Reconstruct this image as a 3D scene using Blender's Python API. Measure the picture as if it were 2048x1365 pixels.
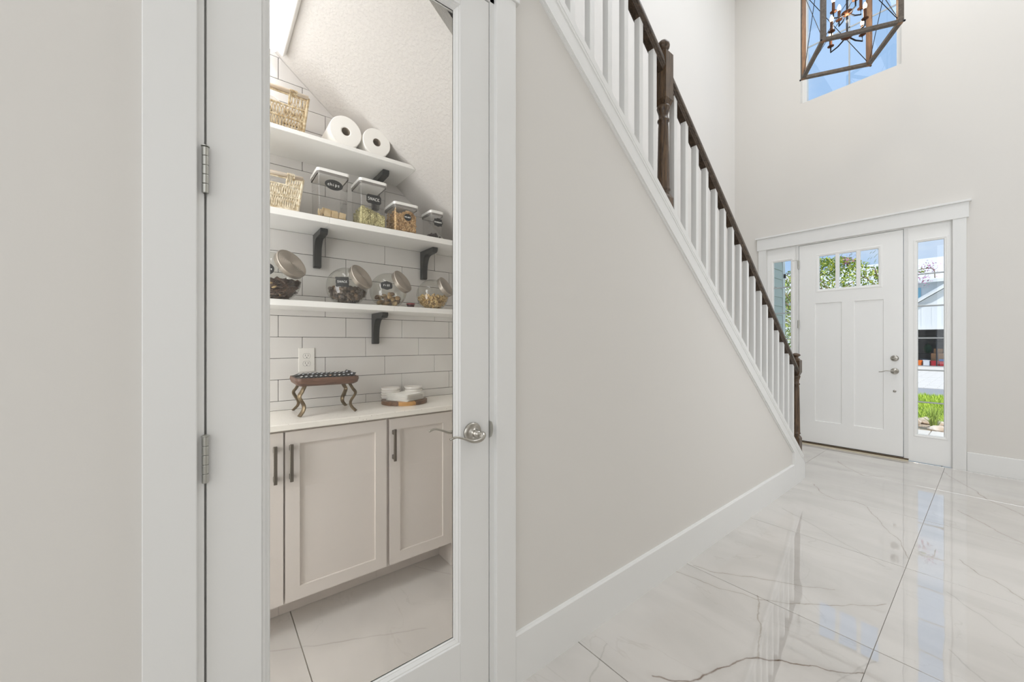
import bpy, bmesh, math, random
from mathutils import Vector, Matrix
random.seed(7)
PI = math.pi
S = bpy.context.scene
COL = S.collection
for o in list(bpy.data.objects): bpy.data.objects.remove(o)

# ------------------------------------------------------------------ camera, sky, sun, big lights, exposure
CAMX, CAMZ = 1.095, 1.25
YAW = math.atan(964 / 767.5)
cam = bpy.data.cameras.new('camera'); camo = bpy.data.objects.new('camera', cam); COL.objects.link(camo)
camo.location = (CAMX, 0, CAMZ); camo.rotation_euler = (PI/2, 0, YAW)
cam.sensor_width = 36; cam.lens = 767.5 / 2048 * 36; cam.shift_y = 2.5 / 2048; cam.clip_start = .02; cam.clip_end = 500
S.camera = camo
S.view_settings.view_transform = 'Standard'; S.view_settings.look = 'None'
S.view_settings.exposure = 0.0; S.view_settings.gamma = 1.0; S.view_settings.use_curve_mapping = False
try:
    S.cycles.use_denoising = True
    S.cycles.denoiser = 'OPENIMAGEDENOISE'
    S.cycles.max_bounces = 14; S.cycles.diffuse_bounces = 8; S.cycles.glossy_bounces = 6
    S.cycles.transparent_max_bounces = 24; S.cycles.sample_clamp_indirect = 6; S.cycles.caustics_reflective = False; S.cycles.caustics_refractive = False
except Exception: pass

W = bpy.data.worlds.new('sky'); S.world = W; W.use_nodes = True
def lin(c):
    return tuple(((v/255)/12.92 if v <= 10 else (((v/255)+.055)/1.055)**2.4) for v in c)
def build_world():
    nt = W.node_tree; nt.nodes.clear(); N = nt.nodes.new; L = nt.links.new
    tc = N('ShaderNodeTexCoord'); sep = N('ShaderNodeSeparateXYZ'); L(tc.outputs['Generated'], sep.inputs[0])
    rp = N('ShaderNodeValToRGB'); L(sep.outputs['Z'], rp.inputs[0])
    rp.color_ramp.elements[0].position = 0.0; rp.color_ramp.elements[0].color = (*lin((172, 204, 238)), 1)
    rp.color_ramp.elements[1].position = .75; rp.color_ramp.elements[1].color = (*lin((160, 196, 238)), 1)
    # clouds live on a flat layer above: direction divided by height
    mp = N('ShaderNodeMapping'); mp.inputs['Scale'].default_value = (1, 1, 2.6); L(tc.outputs['Generated'], mp.inputs[0])
    no = N('ShaderNodeTexNoise'); no.inputs['Scale'].default_value = 3.1; no.inputs['Detail'].default_value = 7; no.inputs['Roughness'].default_value = .55
    L(mp.outputs[0], no.inputs['Vector'])
    cr = N('ShaderNodeValToRGB'); L(no.outputs['Fac'], cr.inputs[0])
    cr.color_ramp.elements[0].position = .43; cr.color_ramp.elements[0].color = (0, 0, 0, 1)
    cr.color_ramp.elements[1].position = .70; cr.color_ramp.elements[1].color = (.75, .75, .75, 1)
    mx = N('ShaderNodeMix'); mx.data_type = 'RGBA'; L(cr.outputs[0], mx.inputs[0]); L(rp.outputs[0], mx.inputs[6])
    mx.inputs[7].default_value = (*lin((244, 246, 248)), 1)
    bg = N('ShaderNodeBackground'); bg.inputs[1].default_value = 1.1; L(mx.outputs[2], bg.inputs[0])
    out = N('ShaderNodeOutputWorld'); L(bg.outputs[0], out.inputs[0])
build_world()

def light(name, kind, loc, power, size=None, rot=(0, 0, 0), color=(1, 1, 1)):
    d = bpy.data.lights.new(name, kind); d.energy = power; d.color = color
    if kind == 'AREA' and size:
        d.shape = 'RECTANGLE'; d.size, d.size_y = size
    o = bpy.data.objects.new(name, d); COL.objects.link(o); o.location = loc; o.rotation_euler = rot
    return o
sun = light('sun', 'SUN', (0, 0, 30), 4.0, rot=Vector((-.45, .38, -.80)).to_track_quat('-Z', 'Y').to_euler(), color=(1, .97, .92)); sun.data.angle = .01
# added fill lamps overhead, behind and beside the viewer
light('foyer_overhead_fill', 'AREA', (1.0, 3.9, 6.5), 84, (1.8, 2.6), (0, 0, 0), (.905, .945, 1))  # added overhead fill for the foyer, no ceiling fixture here
light('hall_overhead_fill', 'AREA', (1.35, -.6, 6.5), 22, (1.9, 3.2), (0, 0, 0), (.905, .945, 1))  # added overhead fill for the hall, no lamp body modelled
light('rear_fill', 'AREA', (1.3, -2.85, 2.2), 41, (2.2, 3.0), (math.radians(90), 0, 0), (.905, .945, 1))  # added fill towards the front door; the near wall is solid
light('side_fill', 'AREA', (2.5, -.95, 2.0), 11, (2.2, 2.4), (0, math.radians(90), 0), (.905, .945, 1))  # added fill onto the left wall; the right wall has no opening
light('foyer_side_fill', 'AREA', (2.3, 2.9, 2.0), 31, (1.2, 2.6), (math.radians(90), 0, math.radians(46)), (.905, .945, 1))  # added fill standing free in the foyer, aimed at door and left wall
light('stair_fill', 'AREA', (-.6, 2.6, 6.5), 11, (.8, 2.4), (0, 0, 0), (.905, .945, 1))  # added downward fill over the stairs, no window there
# added fill in the unseen left half of the pantry, to brighten the tiles
light('pantry_side_fill', 'AREA', (-.36, -.92, 1.6), 32, (.6, 2.4), (math.radians(90), 0, math.radians(30)), (.95, .975, 1))

# ------------------------------------------------------------------ materials
MATS = {}
def principled(name, color, rough=.5, metal=0, spec=.5, ior=1.5, coat=0, emis=None, estr=0, trans=0):
    m = bpy.data.materials.new(name); m.use_nodes = True; b = m.node_tree.nodes['Principled BSDF']
    b.inputs['Base Color'].default_value = (*lin(color), 1); b.inputs['Roughness'].default_value = rough
    b.inputs['Metallic'].default_value = metal; b.inputs['IOR'].default_value = ior
    b.inputs['Specular IOR Level'].default_value = spec; b.inputs['Coat Weight'].default_value = coat
    b.inputs['Transmission Weight'].default_value = trans
    if emis: b.inputs['Emission Color'].default_value = (*lin(emis), 1); b.inputs['Emission Strength'].default_value = estr
    MATS[name] = m; return m
def nodes(m): return m.node_tree, m.node_tree.nodes.new, m.node_tree.links.new, m.node_tree.nodes['Principled BSDF']
def coords(m, kind='Object', scale=(1, 1, 1)):
    nt, N, L, b = nodes(m)
    if kind == 'World':
        tc = N('ShaderNodeNewGeometry'); s = tc.outputs['Position']
    else:
        tc = N('ShaderNodeTexCoord'); s = tc.outputs[kind]
    mp = N('ShaderNodeMapping'); mp.inputs['Scale'].default_value = scale; L(s, mp.inputs[0]); return mp.outputs[0]
def add_bump(m, scale=60, strength=.1, detail=3, dist=.002, vec=None, kind='Object', sc=(1, 1, 1)):
    nt, N, L, b = nodes(m); v = vec or coords(m, kind, sc)
    n = N('ShaderNodeTexNoise'); n.inputs['Scale'].default_value = scale; n.inputs['Detail'].default_value = detail; L(v, n.inputs['Vector'])
    bp = N('ShaderNodeBump'); bp.inputs['Strength'].default_value = strength; bp.inputs['Distance'].default_value = dist
    L(n.outputs['Fac'], bp.inputs['Height']); L(bp.outputs[0], b.inputs['Normal']); return n
def two_tone(m, c1, c2, scale=5, detail=4, lo=.35, hi=.65, kind='Object', sc=(1, 1, 1), rough=.5):
    nt, N, L, b = nodes(m); v = coords(m, kind, sc)
    n = N('ShaderNodeTexNoise'); n.inputs['Scale'].default_value = scale; n.inputs['Detail'].default_value = detail; n.inputs['Roughness'].default_value = rough
    L(v, n.inputs['Vector']); r = N('ShaderNodeValToRGB'); L(n.outputs['Fac'], r.inputs[0])
    r.color_ramp.elements[0].position = lo; r.color_ramp.elements[0].color = (*lin(c1), 1)
    r.color_ramp.elements[1].position = hi; r.color_ramp.elements[1].color = (*lin(c2), 1)
    L(r.outputs[0], b.inputs['Base Color']); return r
wall = principled('wall_paint', (219, 216, 211), .75, spec=.3); add_bump(wall, 130, .12, 4, .0012, kind='World')
wallw = principled('stair_wall_paint', (224, 222, 219), .75, spec=.3); add_bump(wallw, 130, .1, 4, .0012, kind='World')
ceilm = principled('ceiling_paint', (236, 233, 228), .85, spec=.2)
soff = principled('textured_ceiling', (210, 206, 202), .85, spec=.2)
def knockdown(m):
    nt, N, L, b = nodes(m); v = coords(m, 'World')
    n = N('ShaderNodeTexNoise'); n.inputs['Scale'].default_value = 62; n.inputs['Detail'].default_value = 5; n.inputs['Roughness'].default_value = .6; n.inputs['Distortion'].default_value = .25
    L(v, n.inputs['Vector']); r = N('ShaderNodeValToRGB'); L(n.outputs['Fac'], r.inputs[0])
    r.color_ramp.elements[0].position = .44; r.color_ramp.elements[1].position = .62
    bp = N('ShaderNodeBump'); bp.inputs['Strength'].default_value = .3; bp.inputs['Distance'].default_value = .004
    L(r.outputs[0], bp.inputs['Height']); L(bp.outputs[0], b.inputs['Normal'])
knockdown(soff)
white = principled('white_trim_paint', (229, 229, 227), .38)
def brushed(m):
    nt, N, L, b = nodes(m); v = coords(m, 'World', (90, 90, 3))
    n = N('ShaderNodeTexNoise'); n.inputs['Scale'].default_value = 1.5; n.inputs['Detail'].default_value = 3; L(v, n.inputs['Vector'])
    bp = N('ShaderNodeBump'); bp.inputs['Strength'].default_value = .05; bp.inputs['Distance'].default_value = .0005
    L(n.outputs['Fac'], bp.inputs['Height']); L(bp.outputs[0], b.inputs['Normal'])
brushed(white)
mun = principled('window_muntin', (176, 180, 182), .5)
doorw = principled('front_door_paint', (242, 242, 240), .42)
cabw = principled('cabinet_paint', (217, 210, 204), .42)
shelfw = principled('shelf_laminate', (240, 239, 236), .35)
tilew = principled('white_wall_tile', (226, 222, 216), .22); two_tone(tilew, (209, 206, 203), (220, 218, 215), 3, 2, kind='World'); add_bump(tilew, 14, .06, 2, .002, kind='World')
grout = principled('dark_grout', (56, 52, 50), .9)
fgrout = principled('floor_grout', (176, 171, 164), .8)
quartz = principled('quartz_counter', (226, 220, 210), .25); 
def speckle(m):
    nt, N, L, b = nodes(m); v = coords(m, 'World')
    vo = N('ShaderNodeTexVoronoi'); vo.inputs['Scale'].default_value = 95; L(v, vo.inputs['Vector'])
    n = N('ShaderNodeTexNoise'); n.inputs['Scale'].default_value = 40; L(v, n.inputs['Vector'])
    a = N('ShaderNodeMath'); a.operation = 'LESS_THAN'; a.inputs[1].default_value = .16; L(vo.outputs['Distance'], a.inputs[0])
    g = N('ShaderNodeMath'); g.operation = 'GREATER_THAN'; g.inputs[1].default_value = .54; L(n.outputs['Fac'], g.inputs[0])
    mu = N('ShaderNodeMath'); mu.operation = 'MULTIPLY'; L(a.outputs[0], mu.inputs[0]); L(g.outputs[0], mu.inputs[1])
    mx = N('ShaderNodeMix'); mx.data_type = 'RGBA'; L(mu.outputs[0], mx.inputs[0])
    mx.inputs[6].default_value = (*lin((240, 236, 228)), 1); mx.inputs[7].default_value = (*lin((160, 150, 138)), 1)
    L(mx.outputs[2], b.inputs['Base Color'])
speckle(quartz)
def wood(name, c1, c2, rough=.4, sc=(3, 3, .35), scale=9, kind='Object'):
    m = principled(name, c1, rough); nt, N, L, b = nodes(m); v = coords(m, kind, sc)
    n = N('ShaderNodeTexNoise'); n.inputs['Scale'].default_value = scale; n.inputs['Detail'].default_value = 7; n.inputs['Roughness'].default_value = .65; n.inputs['Distortion'].default_value = 1.2
    L(v, n.inputs['Vector']); r = N('ShaderNodeValToRGB'); L(n.outputs['Fac'], r.inputs[0])
    r.color_ramp.elements[0].position = .36; r.color_ramp.elements[0].color = (*lin(c1), 1)
    r.color_ramp.elements[1].position = .64; r.color_ramp.elements[1].color = (*lin(c2), 1)
    L(r.outputs[0], b.inputs['Base Color'])
    bp = N('ShaderNodeBump'); bp.inputs['Strength'].default_value = .15; bp.inputs['Distance'].default_value = .001
    L(n.outputs['Fac'], bp.inputs['Height']); L(bp.outputs[0], b.inputs['Normal']); return m
darkwood = wood('dark_stained_oak', (46, 35, 26), (104, 82, 60), .36, (14, 14, 1.2), 5)
railwood = wood('dark_stained_rail', (50, 40, 33), (90, 76, 62), .33, (14, 1.2, 14), 5)
traywood = wood('walnut_tray', (78, 54, 42), (114, 84, 68), .5, (12, 1.5, 12), 4)
boardwood = wood('acacia_board', (74, 50, 32), (120, 84, 54), .45, (10, 2, 10), 4)
lightwood = wood('light_acacia', (172, 124, 66), (206, 160, 98), .45, (10, 2, 10), 4)
lampwood = wood('lantern_oak', (104, 74, 50), (156, 118, 84), .5, (12, 12, 1.2), 4)
lampgrey = wood('lantern_grey_wood', (70, 62, 54), (104, 94, 84), .5, (12, 12, 12), 3)
nickel = principled('brushed_nickel', (178, 174, 166), .28, 1); add_bump(nickel, 200, .05, 2, .0004)
steel = principled('hinge_steel', (190, 190, 184), .3, 1)
pull = principled('pewter_pull', (120, 113, 104), .38, 1)
lidm = principled('pressed_metal_lid', (176, 168, 158), .38, 1)
bronze = principled('bronze_leg_metal', (122, 106, 84), .42, .8); two_tone(bronze, (96, 82, 64), (140, 124, 98), 30, 3)
blackm = principled('black_bracket_paint', (25, 27, 27), .4)
irons = principled('black_iron', (30, 33, 42), .4, .6)
rust = principled('aged_bronze', (92, 58, 40), .45, .6)
chalk = principled('chalkboard_label', (30, 30, 30), .7)
chalkw = principled('chalk_writing', (214, 214, 210), .9)
rubber = principled('grey_lid_seal', (128, 124, 120), .5)
plw = principled('white_plastic', (240, 239, 236), .35)
outw = principled('outlet_plastic', (232, 229, 223), .4)
slot = principled('dark_slot', (30, 28, 26), .8)
paper = principled('paper_roll', (243, 241, 237), .95, spec=.1); add_bump(paper, 90, .2, 3, .001)
card = principled('cardboard_core', (150, 138, 124), .95, spec=.1)
porc = principled('white_porcelain', (226, 222, 216), .28)
nap = principled('white_napkin', (240, 238, 233), .9, spec=.1)
rope = principled('seagrass_rope', (214, 190, 146), .9, spec=.15); two_tone(rope, (158, 132, 92), (212, 196, 166), 70, 4)
ropel = principled('bleached_seagrass', (218, 204, 178), .9, spec=.15); two_tone(ropel, (184, 166, 134), (232, 222, 200), 70, 4)
bamb = principled('whitewashed_pole', (222, 206, 186), .55); two_tone(bamb, (196, 174, 148), (232, 220, 204), 6, 4, sc=(8, 1, 8))
lens = principled('lit_diffuser', (255, 253, 248), .5, emis=(248, 249, 255), estr=6.6)
bulbm = principled('lit_bulb', (255, 240, 215), .3, emis=(255, 224, 170), estr=9)
thresh = principled('bronze_threshold', (96, 80, 62), .5, .3)
cream = principled('cream_strip', (206, 196, 172), .6)
def snackmat(name, c1, c2, sc=45): 
    m = principled(name, c1, .6); two_tone(m, c1, c2, sc, 3); return m
oat = snackmat('chip_tan', (206, 178, 132), (228, 206, 166)); seed = snackmat('seed_green', (148, 140, 96), (206, 198, 152)); walnut = snackmat('walnut_brown', (150, 112, 68), (208, 172, 122)); walnutl = snackmat('walnut_light', (196, 160, 112), (226, 196, 152))
berry = snackmat('dried_berry', (38, 28, 28), (64, 46, 44)); choc = snackmat('chocolate_bark', (62, 44, 36), (104, 78, 64), 30); prune = snackmat('dark_snack', (56, 46, 40), (108, 92, 78), 30)
fig = snackmat('dried_fig', (150, 120, 80), (196, 170, 128), 30); figd = snackmat('dried_fig_dark', (84, 64, 48), (130, 102, 78), 30); cashew = snackmat('cashew', (198, 164, 104), (230, 204, 152), 30); almond = snackmat('almond', (200, 168, 118), (226, 200, 156))
tinr = principled('red_lid', (150, 30, 40), .35); tind = principled('dark_jam', (70, 34, 34), .3)
foil = principled('black_wrapper', (20, 20, 22), .5); prnt = principled('printed_silver', (180, 184, 190), .4); prntp = principled('printed_peach', (206, 160, 128), .5); prntw = principled('printed_white', (232, 230, 224), .5)
def thin_glass(name, tint=(255, 255, 255), refl=1.0, rough=0.0, base=.0, ior=1.5):
    m = bpy.data.materials.new(name); m.use_nodes = True; nt = m.node_tree; nt.nodes.clear(); N = nt.nodes.new; L = nt.links.new
    t = N('ShaderNodeBsdfTransparent'); t.inputs[0].default_value = (*lin(tint), 1)
    g = N('ShaderNodeBsdfGlossy'); g.inputs['Roughness'].default_value = rough
    # Schlick reflectance, the same from both sides of the sheet
    lw = N('ShaderNodeLayerWeight'); lw.inputs[0].default_value = .5; pw = N('ShaderNodeMath'); pw.operation = 'POWER'; pw.inputs[1].default_value = 5; L(lw.outputs['Facing'], pw.inputs[0])
    f0 = ((ior-1)/(ior+1))**2; sc = N('ShaderNodeMath'); sc.operation = 'MULTIPLY_ADD'; sc.inputs[1].default_value = 1-f0; sc.inputs[2].default_value = f0; L(pw.outputs[0], sc.inputs[0])
    mu = N('ShaderNodeMath'); mu.operation = 'MULTIPLY_ADD'; mu.inputs[1].default_value = refl; mu.inputs[2].default_value = base; L(sc.outputs[0], mu.inputs[0]); mu.use_clamp = True
    mx = N('ShaderNodeMixShader'); L(mu.outputs[0], mx.inputs[0]); L(t.outputs[0], mx.inputs[1]); L(g.outputs[0], mx.inputs[2])
    o = N('ShaderNodeOutputMaterial'); L(mx.outputs[0], o.inputs[0]); MATS[name] = m; return m
pane_g = thin_glass('door_glass', (250, 250, 249), 1.0, 0)
win_g = thin_glass('window_glass', (252, 253, 254), .8, 0)
jar_g = thin_glass('jar_glass', (246, 246, 243), 1.2, .02, .02)
box_g = thin_glass('clear_plastic', (252, 252, 252), 1.0, .03, .02)

# ---- marble floor tile: soft clouds, faint random veins, and the big veins that run across the floor
VEINS = {
 'strong': [[(.30,1.30),(.407,1.401),(.442,1.539),(.484,1.665),(.514,1.715),(.56,1.746),(.665,1.841),(.701,1.853),(.787,1.932)]],
 'medium': [[(.514,1.715),(.476,1.856),(.425,1.974),(.373,2.131)], [(.02,2.005),(.131,2.032),(.231,2.039),(.312,2.085),(.379,2.097),(.478,2.175),(.604,2.311),(.701,2.423),(.775,2.532)],
   [(.046,2.136),(.13,2.143),(.223,2.217),(.351,2.308),(.475,2.384),(.587,2.474)], [(.108,4.184),(.2,3.993),(.316,3.912),(.424,3.985),(.496,3.93),(.538,3.817),(.635,3.574),(.711,3.457),(.786,3.169)],
   [(.929,4.362),(1.018,4.23),(1.165,4.017),(1.4,3.70)], [(.97,3.38),(1.05,3.242),(1.092,3.239),(1.195,3.082),(1.5,2.7)], [(.794,5.569),(.823,5.449),(.978,5.11),(1.06,4.862),(1.3,4.5)],
   [(.071,5.186),(.166,5.019),(.256,4.916),(.334,4.813),(.458,4.926)]],
 'faint': [[(.978,2.362),(1.077,2.242),(1.3,1.95)], [(-.916,.913),(-.801,.974),(-.715,1.039)], [(.62,1.40),(.80,2.05)], [(.95,2.9),(1.5,2.2)], [(.10,3.4),(.72,2.95)], [(-.75,.15),(-.45,.75)], [(.1,1.3),(.18,1.05)]]}
def marble():
    m = principled('marble_floor_tile', (214, 212, 208), .010, ior=2.4); nt, N, L, b = nodes(m)
    g = N('ShaderNodeNewGeometry'); P = g.outputs['Position']
    # wobble
    n1 = N('ShaderNodeTexNoise'); n1.inputs['Scale'].default_value = 9; n1.inputs['Detail'].default_value = 4; L(P, n1.inputs['Vector'])
    s1 = N('ShaderNodeVectorMath'); s1.operation = 'SUBTRACT'; s1.inputs[1].default_value = (.5, .5, .5); L(n1.outputs['Color'], s1.inputs[0])
    s2 = N('ShaderNodeVectorMath'); s2.operation = 'MULTIPLY'; s2.inputs[1].default_value = (.045, .045, 0); L(s1.outputs[0], s2.inputs[0])
    s3 = N('ShaderNodeVectorMath'); s3.operation = 'ADD'; L(P, s3.inputs[0]); L(s2.outputs[0], s3.inputs[1]); Q = s3.outputs[0]
    def seg(a, c):
        bx, by = c[0]-a[0], c[1]-a[1]; l2 = bx*bx+by*by
        v = N('ShaderNodeVectorMath'); v.operation = 'SUBTRACT'; v.inputs[1].default_value = (a[0], a[1], 0); L(Q, v.inputs[0])
        d = N('ShaderNodeVectorMath'); d.operation = 'DOT_PRODUCT'; d.inputs[1].default_value = (bx/l2, by/l2, 0); L(v.outputs[0], d.inputs[0])
        cl = N('ShaderNodeClamp'); L(d.outputs['Value'], cl.inputs[0])
        sc = N('ShaderNodeVectorMath'); sc.operation = 'SCALE'; sc.inputs[0].default_value = (bx, by, 0); L(cl.outputs[0], sc.inputs['Scale'])
        df = N('ShaderNodeVectorMath'); df.operation = 'DISTANCE'; L(v.outputs[0], df.inputs[0]); L(sc.outputs[0], df.inputs[1]); return df.outputs['Value']
    n2 = N('ShaderNodeTexNoise'); n2.inputs['Scale'].default_value = 14; n2.inputs['Detail'].default_value = 3; L(P, n2.inputs['Vector'])
    col = None
    # base clouds, shifted from tile to tile
    oi = N('ShaderNodeObjectInfo'); mr = N('ShaderNodeMath'); mr.operation = 'MULTIPLY'; mr.inputs[1].default_value = 37; L(oi.outputs['Random'], mr.inputs[0])
    ad = N('ShaderNodeVectorMath'); ad.operation = 'ADD'; L(P, ad.inputs[0]); L(mr.outputs[0], ad.inputs[1])
    rt = N('ShaderNodeMapping'); rt.inputs['Rotation'].default_value = (0, 0, .9); rt.inputs['Scale'].default_value = (1, 2.4, 1); L(ad.outputs[0], rt.inputs[0])
    nc = N('ShaderNodeTexNoise'); nc.inputs['Scale'].default_value = 1.5; nc.inputs['Detail'].default_value = 6; nc.inputs['Distortion'].default_value = .7; L(rt.outputs[0], nc.inputs['Vector'])
    r = N('ShaderNodeValToRGB'); L(nc.outputs['Fac'], r.inputs[0])
    r.color_ramp.elements[0].position = .3; r.color_ramp.elements[0].color = (*lin((196, 192, 187)), 1)
    r.color_ramp.elements[1].position = .62; r.color_ramp.elements[1].color = (*lin((209, 205, 200)), 1)
    col = r.outputs[0]
    # faint random veins: where a warped noise crosses its middle value
    nv = N('ShaderNodeTexNoise'); nv.inputs['Scale'].default_value = .9; nv.inputs['Detail'].default_value = 5; nv.inputs['Distortion'].default_value = 1.1; L(rt.outputs[0], nv.inputs['Vector'])
    a1 = N('ShaderNodeMath'); a1.operation = 'SUBTRACT'; a1.inputs[1].default_value = .5; L(nv.outputs['Fac'], a1.inputs[0])
    a2 = N('ShaderNodeMath'); a2.operation = 'ABSOLUTE'; L(a1.outputs[0], a2.inputs[0])
    a3 = N('ShaderNodeMapRange'); a3.inputs[1].default_value = 0; a3.inputs[2].default_value = .006; a3.inputs[3].default_value = .3; a3.inputs[4].default_value = 0; L(a2.outputs[0], a3.inputs[0])
    a4 = N('ShaderNodeMath'); a4.operation = 'MULTIPLY'; L(a3.outputs[0], a4.inputs[0]); L(n2.outputs['Fac'], a4.inputs[1])
    mx = N('ShaderNodeMix'); mx.data_type = 'RGBA'; L(a4.outputs[0], mx.inputs[0]); L(col, mx.inputs[6]); mx.inputs[7].default_value = (*lin((160, 150, 138)), 1); col = mx.outputs[2]
    for key, wd, op, c in (('faint', .005, .45, (150, 144, 136)), ('medium', .0042, .8, (140, 128, 110)), ('strong', .0052, 1.2, (100, 76, 54))):
        mn = None
        for line in VEINS[key]:
            for p, q in zip(line, line[1:]):
                d = seg(p, q)
                if mn is None: mn = d
                else:
                    k = N('ShaderNodeMath'); k.operation = 'MINIMUM'; L(mn, k.inputs[0]); L(d, k.inputs[1]); mn = k.outputs[0]
        for ww, oo in ((wd, op), (wd*6, op*.12)):
            mp = N('ShaderNodeMapRange'); mp.inputs[1].default_value = 0; mp.inputs[2].default_value = ww; mp.inputs[3].default_value = oo*1.5; mp.inputs[4].default_value = 0; L(mn, mp.inputs[0])
            mu = N('ShaderNodeMath'); mu.operation = 'MULTIPLY'; mu.use_clamp = True; L(mp.outputs[0], mu.inputs[0]); L(n2.outputs['Fac'], mu.inputs[1])
            mx = N('ShaderNodeMix'); mx.data_type = 'RGBA'; L(mu.outputs[0], mx.inputs[0]); L(col, mx.inputs[6]); mx.inputs[7].default_value = (*lin(c), 1); col = mx.outputs[2]
    L(col, b.inputs['Base Color'])
    nb = N('ShaderNodeTexNoise'); nb.inputs['Scale'].default_value = 5.5; nb.inputs['Detail'].default_value = 1; L(P, nb.inputs['Vector'])
    bp = N('ShaderNodeBump'); bp.inputs['Strength'].default_value = .12; bp.inputs['Distance'].default_value = .004; L(nb.outputs['Fac'], bp.inputs['Height']); L(bp.outputs[0], b.inputs['Normal'])
    return m
marb = marble()

# ------------------------------------------------------------------ mesh helpers
def obj(name, bm, mat, parent=None, smooth=False, loc=None, kind=None):
    me = bpy.data.meshes.new(name); bmesh.ops.recalc_face_normals(bm, faces=bm.faces[:]); bm.to_mesh(me); bm.free()
    for m in (mat if isinstance(mat, (list, tuple)) else [mat]): me.materials.append(m)
    if smooth:
        for p in me.polygons: p.use_smooth = True
    o = bpy.data.objects.new(name, me); COL.objects.link(o)
    if parent: o.parent = parent
    if loc: o.location = loc
    if kind: o['kind'] = kind
    return o
def tag(o, label, cat, group=None, kind=None):
    o['label'] = label; o['category'] = cat
    if group: o['group'] = group
    if kind: o['kind'] = kind
    return o
def thing(name, label, cat, loc=(0, 0, 0), group=None, rotz=0):
    o = bpy.data.objects.new(name, None); COL.objects.link(o); o.location = loc; o.rotation_euler.z = rotz; o.empty_display_size = .05
    return tag(o, label, cat, group)
def struct(name, bm, mat, parent=None, smooth=False):
    o = obj(name, bm, mat, parent, smooth)
    if not parent: o['kind'] = 'structure'
    return o
def sempty(name, loc=(0, 0, 0)):
    o = bpy.data.objects.new(name, None); COL.objects.link(o); o.location = loc; o['kind'] = 'structure'; return o
def dup(o, loc=None, parent=None, rot=None):
    c = o.copy(); COL.objects.link(c)
    if parent is not None: c.parent = parent
    if loc is not None: c.location = loc
    if rot is not None: c.rotation_euler = rot
    for ch in list(o.children): dup(ch, parent=c)
    return c
def box(bm, x0, y0, z0, x1, y1, z1, bev=0, seg=1, mi=0):
    if x0 > x1: x0, x1 = x1, x0
    if y0 > y1: y0, y1 = y1, y0
    if z0 > z1: z0, z1 = z1, z0
    vs = [bm.verts.new(p) for p in ((x0,y0,z0),(x1,y0,z0),(x1,y1,z0),(x0,y1,z0),(x0,y0,z1),(x1,y0,z1),(x1,y1,z1),(x0,y1,z1))]
    fs = [bm.faces.new([vs[i] for i in f]) for f in ((0,3,2,1),(4,5,6,7),(0,1,5,4),(1,2,6,5),(2,3,7,6),(3,0,4,7))]
    for f in fs: f.material_index = mi
    if bev:
        es = list({e for f in fs for e in f.edges}); bmesh.ops.bevel(bm, geom=es, offset=bev, segments=seg, affect='EDGES', profile=.6)
    return vs
def B(*a, **k):
    bm = bmesh.new(); box(bm, *a, **k); return bm
def BB(boxes, bev=0, seg=1):
    bm = bmesh.new()
    for b_ in boxes: box(bm, *b_, bev=bev, seg=seg)
    return bm
def prism_x(bm, pts, x0, x1, mi=0):       # polygon in (y,z) extruded along x
    a = [bm.verts.new((x0, y, z)) for y, z in pts]; b_ = [bm.verts.new((x1, y, z)) for y, z in pts]; n = len(pts)
    f = [bm.faces.new(a), bm.faces.new(b_[::-1])]
    for i in range(n): f.append(bm.faces.new([a[i], b_[i], b_[(i+1) % n], a[(i+1) % n]]))
    for q in f: q.material_index = mi
def prism_y(bm, pts, y0, y1):       # polygon in (x,z) along y
    a = [bm.verts.new((x, y0, z)) for x, z in pts]; b_ = [bm.verts.new((x, y1, z)) for x, z in pts]; n = len(pts)
    bm.faces.new(a); bm.faces.new(b_[::-1])
    for i in range(n): bm.faces.new([a[i], b_[i], b_[(i+1) % n], a[(i+1) % n]])
def prism_z(bm, pts, z0, z1):
    a = [bm.verts.new((x, y, z0)) for x, y in pts]; b_ = [bm.verts.new((x, y, z1)) for x, y in pts]; n = len(pts)
    bm.faces.new(a); bm.faces.new(b_[::-1])
    for i in range(n): bm.faces.new([a[i], b_[i], b_[(i+1) % n], a[(i+1) % n]])
def lathe(bm, prof, seg=24, mat=None, mi=0):  # prof (r,z) list; around z
    rings = []; M = mat or Matrix()
    for r, z in prof:
        if r < 1e-6: rings.append([bm.verts.new(M @ Vector((0, 0, z)))])
        else: rings.append([bm.verts.new(M @ Vector((r*math.cos(2*PI*i/seg), r*math.sin(2*PI*i/seg), z))) for i in range(seg)])
    for a, b_ in zip(rings, rings[1:]):
        for i in range(seg):
            j = (i+1) % seg
            if len(a) == 1 and len(b_) == 1: continue
            if len(a) == 1: f = bm.faces.new([a[0], b_[i], b_[j]])
            elif len(b_) == 1: f = bm.faces.new([a[i], a[j], b_[0]])
            else: f = bm.faces.new([a[i], a[j], b_[j], b_[i]])
            f.material_index = mi
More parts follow.
